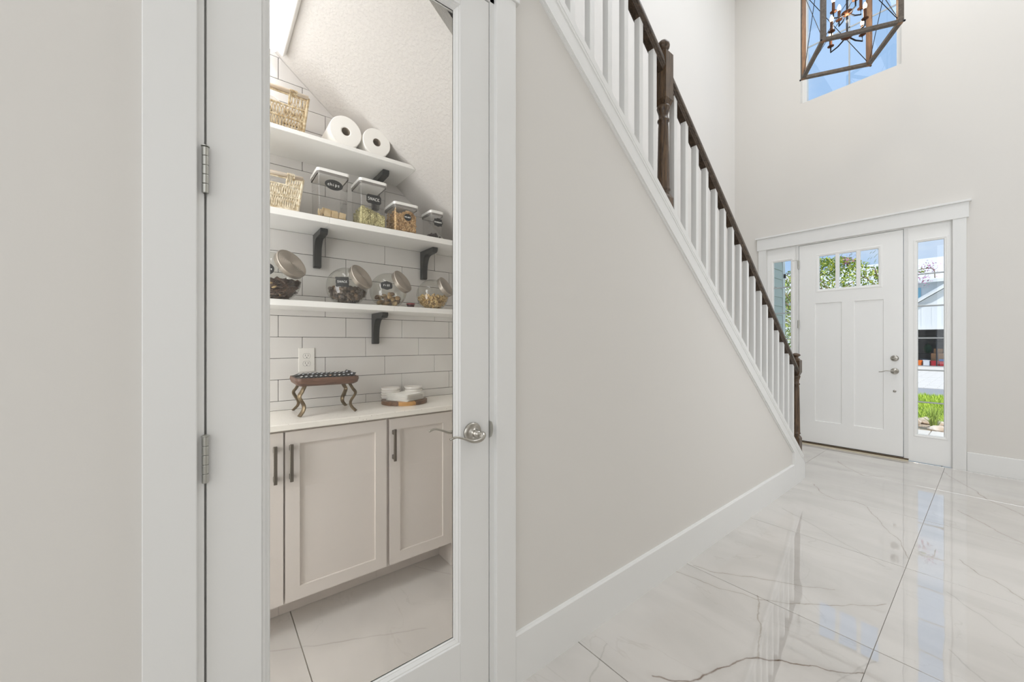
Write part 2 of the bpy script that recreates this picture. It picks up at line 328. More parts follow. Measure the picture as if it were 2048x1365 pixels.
def tube(bm, pts, r, seg=8, rads=None, flat=1.0, up=None, cap=True, mi=0):
    pts = [Vector(p) for p in pts]; rings = []
    ref = Vector(up) if up else None
    for i, p in enumerate(pts):
        t = (pts[min(i+1, len(pts)-1)] - pts[max(i-1, 0)]).normalized()
        u = ref if ref else (Vector((0, 0, 1)) if abs(t.z) < .9 else Vector((1, 0, 0)))
        s = t.cross(u).normalized(); u2 = s.cross(t).normalized(); rr = rads[i] if rads else r
        if ref is None and i: pass
        rings.append([bm.verts.new(p + s*rr*math.cos(2*PI*k/seg) + u2*rr*flat*math.sin(2*PI*k/seg)) for k in range(seg)])
    for a, b_ in zip(rings, rings[1:]):
        for k in range(seg):
            f = bm.faces.new([a[k], a[(k+1) % seg], b_[(k+1) % seg], b_[k]]); f.material_index = mi
    if cap:
        for rg in (rings[0], rings[-1][::-1]): bm.faces.new(rg).material_index = mi
_SPH = {}
def ellipsoid(bm, c, r, rot=None, u=8, v=6, mi=0):
    if (u, v) not in _SPH:
        vs = [(0, 0, 1)]+[(math.sin(PI*j/v)*math.cos(2*PI*i/u), math.sin(PI*j/v)*math.sin(2*PI*i/u), math.cos(PI*j/v)) for j in range(1, v) for i in range(u)]+[(0, 0, -1)]
        L_ = len(vs)-1; fs = [(0, 1+i, 1+(i+1) % u) for i in range(u)]
        for j in range(v-2):
            for i in range(u): p, q = 1+j*u+i, 1+j*u+(i+1) % u; fs.append((p, p+u, q+u, q))
        fs += [(L_, 1+(v-2)*u+(i+1) % u, 1+(v-2)*u+i) for i in range(u)]
        _SPH[(u, v)] = ([Vector(p) for p in vs], fs)
    vs, fs = _SPH[(u, v)]; C = Vector(c); R3 = (rot if rot else Matrix.Identity(3)) @ Matrix.Diagonal(r).to_3x3()
    nv = [bm.verts.new(R3 @ p + C) for p in vs]
    for f in fs: bm.faces.new([nv[i] for i in f]).material_index = mi
def rrot(): return Matrix.Rotation(random.uniform(0, 6.28), 3, Vector((random.uniform(-1, 1), random.uniform(-1, 1), random.uniform(-1, 1))).normalized())
def spline(pts, n=6):
    pts = [Vector(p) for p in pts]; out = []
    for i in range(len(pts)-1):
        p0 = pts[max(i-1, 0)]; p1 = pts[i]; p2 = pts[i+1]; p3 = pts[min(i+2, len(pts)-1)]
        for k in range(n):
            t = k/n; out.append(.5*((2*p1)+(-p0+p2)*t+(2*p0-5*p1+4*p2-p3)*t*t+(-p0+3*p1-3*p2+p3)*t**3))
    return out+[pts[-1]]

YF = 5.777      # far wall face
XR, YN, ZC = 2.6, -3.0, 6.6
def lowz(y): return 2.568 - .7655*(y-1.021)      # lower line of the skirt board
def topz(y): return 2.622 - .767*(y-1.118)       # upper edge of the stair cap
def soz(y): return 2.925 - .82*y                 # sloped pantry ceiling
# ------------------------------------------------------------------ floor
fl = struct('floor', B(-1.16, YN, -.10, XR, YF, -.006), fgrout)
TS, TX, TY = .908, -.118, .305
bmt = B(-TS/2+.0009, -TS/2+.0018, -.009, TS/2-.0009, TS/2-.0018, 0, bev=.0009)
t0 = obj('floor_tile', bmt, marb, fl); first = True
def cut_tile(x0, y0, x1, y1):
    return obj('floor_tile', B(x0+.0012, y0+.0012, -.009, x1-.0012, y1-.0012, 0, bev=.0011), marb, fl)
for i in range(-2, 4):
    for j in range(-4, 7):
        x0 = TX+i*TS; y0 = TY+j*TS; x1 = x0+TS; y1 = y0+TS
        cx0, cx1, cy0, cy1 = max(x0, -1.15), min(x1, XR), max(y0, YN), min(y1, YF-.001)
        if cx1-cx0 < .02 or cy1-cy0 < .02: continue
        if cx1-cx0 > TS-.01 and cy1-cy0 > TS-.01:
            if first: t0.location = (x0+TS/2, y0+TS/2, 0); first = False
            else: dup(t0, (x0+TS/2, y0+TS/2, 0))
        else: cut_tile(cx0, cy0, cx1, cy1)

# ------------------------------------------------------------------ walls
# left wall (x = 0 face) with the pantry doorway y -.012.. .782, z 0..2.462, under the slope of the stairs
bm = bmesh.new()
prism_x(bm, [(YN, 0), (-.02, 0), (-.02, 2.45), (.79, 2.45), (.79, 0), (4.29, 0), (4.29, .15), (4.0, lowz(4.0)+.02), (.33, lowz(.33)+.02), (.33, ZC), (YN, ZC)], -.12, 0)
struct('wall_left', bm, wall)
# far wall with door+sidelight opening and upper window
DX0, DX1, DH = -.775, .85, 2.46
WX0, WX1, WZ0, WZ1 = -.403, .483, 4.214, 5.98
bm = BB([(-1.16, YF, 0, DX0, YF+.16, WZ0), (DX1, YF, 0, XR, YF+.16, WZ0), (DX0, YF, DH, DX1, YF+.16, WZ0),
         (-1.16, YF, WZ0, WX0, YF+.16, ZC), (WX1, YF, WZ0, XR, YF+.16, ZC), (WX0, YF, WZ1, WX1, YF+.16, ZC)])
struct('wall_far', bm, wall)
struct('wall_stair', B(-1.30, YN, 0, -1.16, YF+.16, ZC), wallw)
struct('wall_right', B(XR, YN-.1, 0, XR+.14, YF+.16, ZC), wall)
struct('wall_near', B(-1.16, YN-.14, 0, XR, YN, ZC), wall)
struct('ceiling', B(-1.4, YN-.2, ZC, XR+.2, YF+.2, ZC+.2), ceilm)
# pantry shell
bm = bmesh.new(); prism_x(bm, [(-1.2, 0), (-1.2, 2.925), (-1.1, 2.925), (-1.1, 0)], -1.16, -.12); struct('wall_pantry_near', bm, ceilm)
bm = bmesh.new(); prism_x(bm, [(1.75, 0), (1.75, soz(1.75)), (1.85, soz(1.85)), (1.85, 0)], -1.16, -.12); struct('wall_pantry_end', bm, ceilm)
bm = bmesh.new(); prism_x(bm, [(-1.2, 2.925), (0, 2.925), (2.6, soz(2.6)), (2.6, soz(2.6)+.06), (0, 2.985), (-1.2, 2.985)], -1.16, -.1195); struct('ceiling_pantry', bm, soff)
# stairs behind the wall
bm = bmesh.new(); pts = [(4.30, 0)]; z = 0; y = 4.30
while z < 3.0:
    z += .194; pts.append((y, z)); y -= .254; pts.append((y, z))
pts += [(YN, z), (YN, 3.0), (.06, 3.0), (3.72, soz(3.72)+.13)]
prism_x(bm, pts, -1.16, -.12); struct('staircase', bm, railwood)

# baseboards, skirt board, cap, casings
def basebm(y0, y1, x=0, h=.186, t=.016):
    bm = bmesh.new(); prism_x_pts = [(x, 0), (x+t, 0), (x+t, h-.006), (x+t-.004, h), (x, h)]
    a = [bm.verts.new((px, y0, pz)) for px, pz in prism_x_pts]; b_ = [bm.verts.new((px, y1, pz)) for px, pz in prism_x_pts]; n = 5
    bm.faces.new(a); bm.faces.new(b_[::-1])
    for i in range(n): bm.faces.new([a[i], b_[i], b_[(i+1) % n], a[(i+1) % n]])
    return bm
struct('baseboard_left', basebm(.877, 4.0), white)
struct('baseboard_near', basebm(YN, -.104), white)
bm = bmesh.new(); prism_y_pts = [(0.931, 0), (XR, 0)]
struct('baseboard_far', BB([(.931, YF-.016, 0, XR, YF, .186)], bev=.003), white)
struct('baseboard_stair', B(-.895, YF-.016, 0, -1.16, YF, .186), white)
# skirt board following the stairs down to its square end
bm = bmesh.new()
prism_x(bm, [(.33, lowz(.33)), (3.995, lowz(3.995)), (3.995, 0), (4.232, 0), (4.232, topz(4.232)-.03), (.33, topz(.33)-.03)], 0, .017)
struct('trim_1', bm, white)
bm = bmesh.new()     # thin lower bead
prism_x(bm, [(.33, lowz(.33)-.008), (3.99, lowz(3.99)-.008), (3.99, lowz(3.99)), (.33, lowz(.33))], 0, .008)
struct('trim_2', bm, white)
bm = bmesh.new()     # sloped cap over the knee wall
prism_x(bm, [(.33, topz(.33)-.034), (4.235, topz(4.235)-.034), (4.235, topz(4.235)-.008), (4.225, topz(4.225)), (.33, topz(.33))], -.14, .021)
struct('trim_3', bm, white)
bm = bmesh.new()     # cove strip under the cap
prism_x(bm, [(.33, topz(.33)-.05), (4.22, topz(4.22)-.05), (4.22, topz(4.22)-.034), (.33, topz(.33)-.034)], 0, .0195)
struct('trim_4', bm, white)
bm = bmesh.new(); prism_x(bm, [(4.235, 0), (4.322, 0), (4.322, .135), (4.235, topz(4.235)-.015)], -.135, .010); struct('trim_5', bm, white)
# pantry door casing: two legs and a head with cap
CZ = 2.478
cas = sempty('trim_6')
obj('casing_board', B(0, -.103, 0, .019, -.016, CZ, bev=.002), white, cas)
obj('casing_board', B(0, .789, 0, .019, .876, CZ, bev=.002), white, cas)
obj('head_board', BB([(0, -.115, CZ, .024, .891, CZ+.15), (0, -.13, CZ+.15, .038, .906, CZ+.172)], bev=.002), white, cas)
jm = sempty('trim_7')
obj('door_jamb', B(-.121, -.021, 0, .003, -.004, 2.452), white, jm)
obj('door_jamb', B(-.121, .772, 0, .003, .791, 2.452), white, jm)
obj('head_jamb', B(-.121, -.021, 2.436, .003, .791, 2.454), white, jm)
obj('door_stop', BB([(-.062, -.004, 0, -.04, .008, 2.436), (-.062, .760, 0, -.04, .772, 2.436), (-.062, -.004, 2.424, -.04, .772, 2.436)]), white, jm)
# ------------------------------------------------------------------ pantry door (door_1): glazed door with lever
d1 = sempty('door_1')
GY0, GY1, GZ0, GZ1 = .117, .636, .275, 2.345
X0, X1 = -.037, 0.0
obj('stile', B(X0, .0, .012, X1, GY0-.012, 2.433, bev=.0015), white, d1)
obj('stile', B(X0, GY1+.018, .012, X1, .7695, 2.433, bev=.0015), white, d1)
obj('bottom_rail', B(X0, GY0-.012, .012, X1, GY1+.018, GZ0-.018, bev=.001), white, d1)
obj('top_rail', B(X0, GY0-.012, GZ1+.018, X1, GY1+.018, 2.433, bev=.001), white, d1)
def frame_mould(bm, y0, y1, z0, z1, w, steps):
    # stepped glazing bead round an opening in a plane x = const; steps = [(inset from outer edge, x height)]
    for (i0, x0, i1, x1) in steps:
        o_ = [(y0+i0, z0+i0), (y1-i0, z0+i0), (y1-i0, z1-i0), (y0+i0, z1-i0)]; n_ = [(y0+i1, z0+i1), (y1-i1, z0+i1), (y1-i1, z1-i1), (y0+i1, z1-i1)]
        a = [bm.verts.new((x0, p[0], p[1])) for p in o_]; b_ = [bm.verts.new((x1, p[0], p[1])) for p in n_]
        for i in range(4): bm.faces.new([a[i], a[(i+1) % 4], b_[(i+1) % 4], b_[i]])
bm = bmesh.new()
for sgn, xb in ((1, X1), (-1, X0)):
    frame_mould(bm, GY0-.0125, GY1+.0185, GZ0-.0185, GZ1+.0185, 0, [(0, xb, .003, xb-sgn*.004), (.003, xb-sgn*.004, .006, xb-sgn*.004), (.006, xb-sgn*.004, .013, xb-sgn*.012), (.013, xb-sgn*.012, .015, xb-sgn*.012), (.015, xb-sgn*.012, .018, xb-sgn*.0165)])
obj('glazing_bead', bm, white, d1)
obj('glass_pane', B(-.0205, GY0-.008, GZ0-.008, -.0165, GY1+.008, GZ1+.008), pane_g, d1)
def hinge(y, zc_, parent, x=.004, name='hinge'):
    bm = bmesh.new()
    for k in range(5):
        z0 = zc_-.05+k*.0205
        lathe(bm, [(0, z0), (.0058, z0), (.0062, z0+.001), (.0062, z0+.0185), (.0058, z0+.0195), (0, z0+.0195)], 14, Matrix.Translation((x+.005, y, 0)))
    lathe(bm, [(0, zc_+.0525), (.008, zc_+.0525), (.008, zc_+.0545), (.003, zc_+.0565), (0, zc_+.0565)], 14, Matrix.Translation((x+.005, y, 0)))
    box(bm, -.012, y-.0035, zc_-.05, x+.004, y-.0015, zc_+.0525)
    return obj(name, bm, steel, parent, smooth=False)
for zc_ in (1.63, .989, .35, 2.27): hinge(-.002, zc_, d1)
def lever(parent, x, y, z, sx=1, sy=-1, name='door_lever', scale=1, axis='x'):
    # sx: out of the door, sy: direction of the lever
    bm = bmesh.new()
    M = Matrix.Translation((x, y, z)) @ Matrix.Rotation(sx*PI/2, 4, 'Y')
    lathe(bm, [(0, 0), (.033, 0), (.0335, .004), (.0315, .008), (.026, .0105), (.022, .0105), (.019, .013), (.0125, .015), (.011, .022), (.0105, .044), (0, .046)], 36, M)
    rose = obj('rose', bm, nickel, parent, smooth=True)
    bm = bmesh.new()
    p = spline([(x+sx*.030, y+sy*-.004, z-.001), (x+sx*.047, y-sy*.009, z+.000), (x+sx*.058, y+sy*.006, z-.012), (x+sx*.059, y+sy*.034, z-.014), (x+sx*.057, y+sy*.066, z-.001), (x+sx*.054, y+sy*.092, z+.007), (x+sx*.053, y+sy*.113, z+.002)], 7)
    n = len(p); rad = [(.0125 if i < n*.22 else .0125-.0075*min(1, (i-n*.22)/(n*.4))) for i in range(n)]
    tube(bm, p, .01, 12, rads=rad, flat=.75)
    lv = obj(name, bm, nickel, parent, smooth=True); return rose, lv
lever(d1, X1, .700, .947, 1, -1); lever(d1, X0, .700, .947, -1, -1)
obj('latch_plate', B(-.012, .7694, .918, .0012, .7712, .978, bev=.0004), steel, d1)
bm = bmesh.new()
a = [(.771, .92), (.777, .922), (.7815, .934), (.783, .948), (.7815, .962), (.777, .974), (.771, .976)]
prism_x(bm, a, .0028, .0052); obj('strike_plate', bm, steel, d1)

# ------------------------------------------------------------------ front door unit
fd = sempty('trim_8')                 # casing round the whole entrance
obj('casing_board', B(-.863, YF-.02, 0, -.775, YF, 2.462, bev=.002), white, fd)
obj('casing_board', B(.840, YF-.02, 0, .930, YF, 2.462, bev=.002), white, fd)
obj('head_board', B(-.878, YF-.026, 2.462, .945, YF, 2.612, bev=.002), white, fd)
obj('head_cap', B(-.894, YF-.042, 2.612, .960, YF, 2.634, bev=.004, seg=2), white, fd)
fr = sempty('trim_9')                 # mullions and inner frame
YD = YF+.012                          # door face plane (slightly recessed)
obj('mullion_post', B(-.452, YD-.004, 0, -.425, YD+.10, 2.46, bev=.001), white, fr)
obj('mullion_post', B(.499, YD-.004, 0, .534, YD+.10, 2.46, bev=.001), white, fr)
obj('head_jamb', B(-.775, YD-.006, 2.452, .842, YD+.10, 2.462), white, fr)
obj('side_jamb', B(-.776, YD-.002, 0, -.762, YD+.1, 2.46), white, fr)
obj('side_jamb', B(.830, YD-.002, 0, .842, YD+.1, 2.46), white, fr)
d2 = sempty('door_2')
DL, DR, DB, DT = -.420, .494, .032, 2.447
def rects_with_holes(x0, x1, z0, z1, holes):
    xs = sorted({x0, x1, *[h[0] for h in holes], *[h[2] for h in holes]}); zs = sorted({z0, z1, *[h[1] for h in holes], *[h[3] for h in holes]}); out = []
    for zi in range(len(zs)-1):
        run = None
        for xi in range(len(xs)-1):
            cx, cz = (xs[xi]+xs[xi+1])/2, (zs[zi]+zs[zi+1])/2
            inh = any(h[0] < cx < h[2] and h[1] < cz < h[3] for h in holes)
            if not inh:
                if run is None: run = [xs[xi], xs[xi+1]]
                else: run[1] = xs[xi+1]
            if inh or xi == len(xs)-2:
                if run: out.append((run[0], zs[zi], run[1], zs[zi+1])); run = None
    return out
lites = [(-.224, 1.886, -.066, 2.288), (-.036, 1.886, .119, 2.288), (.149, 1.886, .305, 2.288)]
panels = [(-.262, .295, -.010, 1.722), (.098, .295, .343, 1.722)]
bm = bmesh.new()
for r_ in rects_with_holes(DL, DR, DB, DT, lites+panels): box(bm, r_[0], YD, r_[1], r_[2], YD+.042, r_[3])
obj('door_leaf', bm, doorw, d2)
def bead(bm, x0, z0, x1, z1, yb, steps):
    for (i0, d0, i1, d1_) in steps:
        o_ = [(x0+i0, z0+i0), (x1-i0, z0+i0), (x1-i0, z1-i0), (x0+i0, z1-i0)]; n_ = [(x0+i1, z0+i1), (x1-i1, z0+i1), (x1-i1, z1-i1), (x0+i1, z1-i1)]
        a = [bm.verts.new((p[0], yb+d0, p[1])) for p in o_]; b_ = [bm.verts.new((p[0], yb+d1_, p[1])) for p in n_]
        for i in range(4): bm.faces.new([a[i], a[(i+1) % 4], b_[(i+1) % 4], b_[i]])
for p_ in panels:
    bm = bmesh.new(); bead(bm, *p_, YD, [(0, 0, .004, .010), (.004, .010, .012, .010)]); box(bm, p_[0]+.002, YD+.0102, p_[1]+.002, p_[2]-.002, YD+.035, p_[3]-.002)
    obj('door_panel', bm, doorw, d2)
bm = bmesh.new(); bead(bm, -.252, 1.856, .333, 2.318, YD-.004, [(0, .004, .004, 0), (.004, 0, .018, 0), (.018, 0, .024, .004)])
obj('lite_frame', bm, doorw, d2)
for l_ in lites:
    bm = bmesh.new(); bead(bm, l_[0]-.001, l_[1]-.001, l_[2]+.001, l_[3]+.001, YD, [(0, 0, .006, .012)]); obj('lite_bead', bm, doorw, d2)
    obj('lite_pane', B(l_[0], YD+.018, l_[1], l_[2], YD+.022, l_[3]), win_g, d2)
for zc_ in (2.215, 1.475, .40):
    bm = bmesh.new()
    for k in range(5): z0 = zc_-.05+k*.0205; lathe(bm, [(0, z0), (.007, z0), (.007, z0+.019), (0, z0+.019)], 12, Matrix.Translation((DL-.004, YD-.008, 0)))
    box(bm, DL-.016, YD-.006, zc_-.05, DL+.004, YD-.004, zc_+.05); h_ = obj('hinge', bm, steel, d2)
bm = bmesh.new(); tube(bm, [(DL-.004, YD-.010, 2.268), (DL-.03, YD-.03, 2.272), (DL-.05, YD-.045, 2.268)], .003, 8); ellipsoid(bm, (DL-.052, YD-.047, 2.268), (.006, .006, .006)); obj('hinge_stop', bm, steel, d2)
HX, HZ = .430, .939
bm = bmesh.new(); lathe(bm, [(0, 0), (.033, 0), (.033, .005), (.027, .010), (.014, .012), (.012, .04), (0, .042)], 28, Matrix.Translation((HX, YD, HZ)) @ Matrix.Rotation(PI/2, 4, 'X')); obj('lever_rose', bm, nickel, d2, True)
bm = bmesh.new(); p = spline([(HX+.004, YD-.038, HZ), (HX-.02, YD-.05, HZ+.003), (HX-.06, YD-.052, HZ+.004), (HX-.09, YD-.05, HZ-.008), (HX-.118, YD-.048, HZ-.012)], 6); tube(bm, p, .006, 10, flat=.7); obj('door_lever', bm, nickel, d2, True)
bm = bmesh.new(); M = Matrix.Translation((HX, YD, 1.078)) @ Matrix.Rotation(PI/2, 4, 'X'); lathe(bm, [(0, 0), (.032, 0), (.032, .006), (.026, .012), (.021, .014), (0, .014)], 28, M); obj('deadbolt_rose', bm, nickel, d2, True)
obj('thumb_turn', B(HX-.022, YD-.03, 1.073, HX+.012, YD-.012, 1.083, bev=.002), nickel, d2)
bm = bmesh.new(); lathe(bm, [(0, 0), (.013, 0), (.012, .006), (.004, .009), (0, .009)], 20, Matrix.Translation((HX, YD, .724)) @ Matrix.Rotation(PI/2, 4, 'X')); obj('bolt_cover', bm, nickel, d2, True)
struct('threshold', BB([(-.46, YF-.006, .010, .535, YF+.14, .024)], bev=.002), thresh)
struct('threshold_strip', B(-.46, YF-.03, 0, .535, YF-.004, .010, bev=.002), cream)
# sidelights as windows
def sidelight(name, x0, x1, gx0, gx1, gz0, gz1, nb=5):
    w = sempty(name)
    bm = bmesh.new()
    for r_ in rects_with_holes(x0, x1, .004, 2.452, [(gx0-.03, gz0-.03, gx1+.03, gz1+.03)]): box(bm, r_[0], YD+.004, r_[1], r_[2], YD+.04, r_[3])
    obj('window_frame', bm, doorw, w)
    bm = bmesh.new(); bead(bm, gx0-.031, gz0-.031, gx1+.031, gz1+.031, YD+.004, [(0, 0, .003, -.005), (.003, -.005, .012, -.005), (.012, -.005, .016, 0), (.016, 0, .024, 0), (.024, 0, .031, .012)]); obj('window_bead', bm, doorw, w)
    obj('glass_pane', B(gx0-.004, YD+.018, gz0-.004, gx1+.004, YD+.022, gz1+.004), win_g, w)
    for k in range(1, nb+1):
        zc_ = gz0+(gz1-gz0)*k/(nb+1); obj('muntin', B(gx0-.002, YD+.010, zc_-.007, gx1+.002, YD+.018, zc_+.007, bev=.002), mun, w)
    return w
sidelight('window_2', -.762, -.452, -.694, -.512, .298, 2.285)
sidelight('window_3', .534, .830, .602, .780, .298, 2.289)
# upper window
w1 = sempty('window_1')
obj('window_frame', BB([(WX0, YF+.075, WZ0, WX0+.045, YF+.15, WZ1), (WX1-.045, YF+.075, WZ0, WX1, YF+.15, WZ1), (WX0+.045, YF+.075, WZ0, WX1-.045, YF+.15, WZ0+.035), (WX0+.045, YF+.075, WZ1-.045, WX1-.045, YF+.15, WZ1)]), white, w1)
obj('glass_pane', B(WX0+.04, YF+.105, WZ0+.03, WX1-.04, YF+.109, WZ1-.04), win_g, w1)
obj('muntin', B(.035, YF+.098, WZ0+.035, .049, YF+.104, WZ1-.045), mun, w1)
obj('muntin', B(WX0+.045, YF+.098, 4.925, WX1-.045, YF+.104, 4.940), mun, w1)

# ------------------------------------------------------------------ pantry: wall tiles
XT = -1.150
PITCH, ROW, G = .3243, .1083, .0023
tw = struct('wall_pantry_back', B(-1.162, -1.1, 0, XT-.004, 1.75, 2.9), grout)
# mortar wall is trimmed to the ceiling slope
bpy.data.objects.remove(tw); bm = bmesh.new(); prism_x(bm, [(-1.1, 0), (1.75, 0), (1.75, soz(1.75)), (0, 2.925), (-1.1, 2.925)], -1.161, XT-.0045); tw = struct('wall_pantry_back', bm, grout)
offs = [.283, .501, .391]
proto = None
def clip_poly(pts, f):
    out = []
    for i in range(len(pts)):
        p, q = pts[i], pts[(i+1) % len(pts)]; fp, fq = f(p), f(q)
        if fp <= 0: out.append(p)
        if fp*fq < 0:
            t = fp/(fp-fq); out.append((p[0]+(q[0]-p[0])*t, p[1]+(q[1]-p[1])*t))
    return out
for k in range(-4, 15):
    z0 = 1.277+k*ROW; z1 = z0+ROW
    if k == -4: z0 = .905
    y = offs[k % 3]-4*PITCH
    while y < 1.75:
        ya, yb = max(y, -.75), min(y+PITCH, 1.745); y += PITCH
        if yb-ya < .02: continue
        full = (yb-ya) > PITCH-.001 and k != -4 and z1 < soz(yb)-.002
        if full:
            if proto is None:
                proto = obj('wall_tile', B(XT-.006, -PITCH/2+G/2, -ROW/2+G/2, XT, PITCH/2-G/2, ROW/2-G/2, bev=.0011), tilew, tw); proto.location = (0, (ya+yb)/2, (z0+z1)/2)
            else: dup(proto, (random.uniform(-.0003, .0003), (ya+yb)/2, (z0+z1)/2))
        else:
            pts = clip_poly([(ya+G/2, z0+G/2), (yb-G/2, z0+G/2), (yb-G/2, z1-G/2), (ya+G/2, z1-G/2)], lambda p: p[1]-(soz(p[0])-.002))
            if len(pts) < 3: continue
            ar = abs(sum(pts[i][0]*pts[(i+1) % len(pts)][1]-pts[(i+1) % len(pts)][0]*pts[i][1] for i in range(len(pts))))/2
            if ar < 2e-4: continue
            bm = bmesh.new(); prism_x(bm, pts, XT-.006, XT); obj('wall_tile', bm, tilew, tw)

# counter + cabinets
ct = tag(obj('countertop', B(-1.1495, -1.09, .879, -.752, 1.74, .905, bev=.002), quartz), 'speckled cream quartz worktop running over the pantry cabinets', 'countertop')
CF = -.792   # cabinet face frame
def cabinet(y0, y1, label, doors):
    c = thing('base_cabinet', label, 'cabinet', (-.97, (y0+y1)/2, 0), 'shaker base cabinets under the worktop'); oy = (y0+y1)/2; ox = -.97
    def L_(bm): 
        bmesh.ops.translate(bm, verts=bm.verts[:], vec=(-ox, -oy, 0)); return bm
    obj('body', L_(BB([(-1.149, y0+.0005, .13, CF, y1-.0005, .8785)])), cabw, c)
    obj('toe_kick', L_(BB([(-1.149, y0+.0005, 0.001, -.940, y1-.0005, .13)])), cabw, c)
    for (a, b_, hy) in doors:
        bm = bmesh.new(); fx0, fx1 = CF+.001, CF+.0205; z0, z1 = .142, .868; st = .055
        for q in ((fx0, a, z0, fx1, a+st, z1), (fx0, b_-st, z0, fx1, b_, z1), (fx0, a+st, z0, fx1, b_-st, z0+st), (fx0, a+st, z1-st, fx1, b_-st, z1)): box(bm, *q)
        box(bm, fx0, a+st, z0+st, fx1-.009, b_-st, z1-st)
        bmesh.ops.recalc_face_normals(bm, faces=bm.faces[:])
        dr = obj('door', L_(bm), cabw, c)
        bm = bmesh.new(); box(bm, fx1+.022, hy-.0065, .662, fx1+.030, hy+.0065, .820, bev=.0008); box(bm, fx1, hy-.006, .792, fx1+.024, hy+.006, .812); box(bm, fx1, hy-.006, .670, fx1+.024, hy+.006, .690)
        obj('handle', L_(bm), pull, dr)
    return c
cabinet(-1.085, .257, 'white shaker cabinet at the left edge of the glass, mostly hidden by the door stile', [(-.180, .2535, .222), (-.625, -.1835, -.605), (-1.078, -.6285, -.660)])
cabinet(.257, .703, 'wide white shaker cabinet in the middle, with its pull at the left under the tray', [(.2605, .6955, .281)])
cabinet(.703, 1.07, 'narrower white shaker cabinet behind the door lever, below the wooden board', [(.7105, 1.062, .729)])
tag(obj('filler_panel', BB([(-1.149, 1.0705, .001, CF-.004, 1.74, .8785)]), cabw), 'plain white filler panel right of the last cabinet door', 'panel')

# ------------------------------------------------------------------ shelves with brackets
def bracket(y, z, parent, n='bracket', x0=XT, w=.036, L_=.17, H=.175):
    bm = bmesh.new(); t = .030
    pts = [(x0+.001, z-.001), (x0+L_, z-.001), (x0+L_, z-.018), (x0+L_-.012, z-.030), (x0+t+.055, z-.030)]
    for k in range(1, 7):
        a = k/6*PI/2; pts.append((x0+t+.055-.055*math.sin(a), z-.030-.085*(1-math.cos(a))))
    pts += [(x0+t, z-H+.006), (x0+t-.006, z-H), (x0+.001, z-H)]
    prism_y(bm, pts, y-w/2, y+w/2); bmesh.ops.bevel(bm, geom=[e for e in bm.edges if abs(e.verts[0].co.y-e.verts[1].co.y) < 1e-5], offset=.002, segments=1, affect='EDGES')
    return obj(n, bm, blackm, parent)
def board(y0, y1, z0, z1, xf, parent, cut=None):
    bm = bmesh.new()
    pts = [(y0, z0), (y1 if not cut else (2.925-z0)/.82-.003, z0), (y1 if not cut else (2.925-z1)/.82-.003, z1), (y0, z1)]
    prism_x(bm, pts, XT+.0005, xf); bmesh.ops.bevel(bm, geom=[e for e in bm.edges if e.verts[0].co.x > xf-.001 and e.verts[1].co.x > xf-.001], offset=.0012, segments=1, affect='EDGES')
    return obj('board', bm, shelfw, parent)
s1 = thing('wall_shelf', 'topmost white wall shelf, ending at the sloped ceiling, with paper rolls on it', 'shelf', (0, 0, 0), 'white shelves on the tiled pantry wall')
board(-.6, 0, 2.190, 2.210, -.868, s1, cut=True); bracket(.765, 2.190, s1, L_=.185)
s2 = thing('wall_shelf', 'middle white wall shelf carrying the square lidded containers', 'shelf', (0, 0, 0), 'white shelves on the tiled pantry wall')
board(-.6, .4605, 1.818, 1.848, -.884, s2); board(.4615, 0, 1.818, 1.848, -.884, s2, cut=True); bracket(.458, 1.818, s2); bracket(1.067, 1.818, s2)
s3 = thing('wall_shelf', 'lowest white wall shelf carrying the round glass jars', 'shelf', (0, 0, 0), 'white shelves on the tiled pantry wall')
board(-.6, .7795, 1.415, 1.443, -.886, s3); board(.7805, 1.745, 1.415, 1.443, -.886, s3); bracket(.765, 1.415, s3)

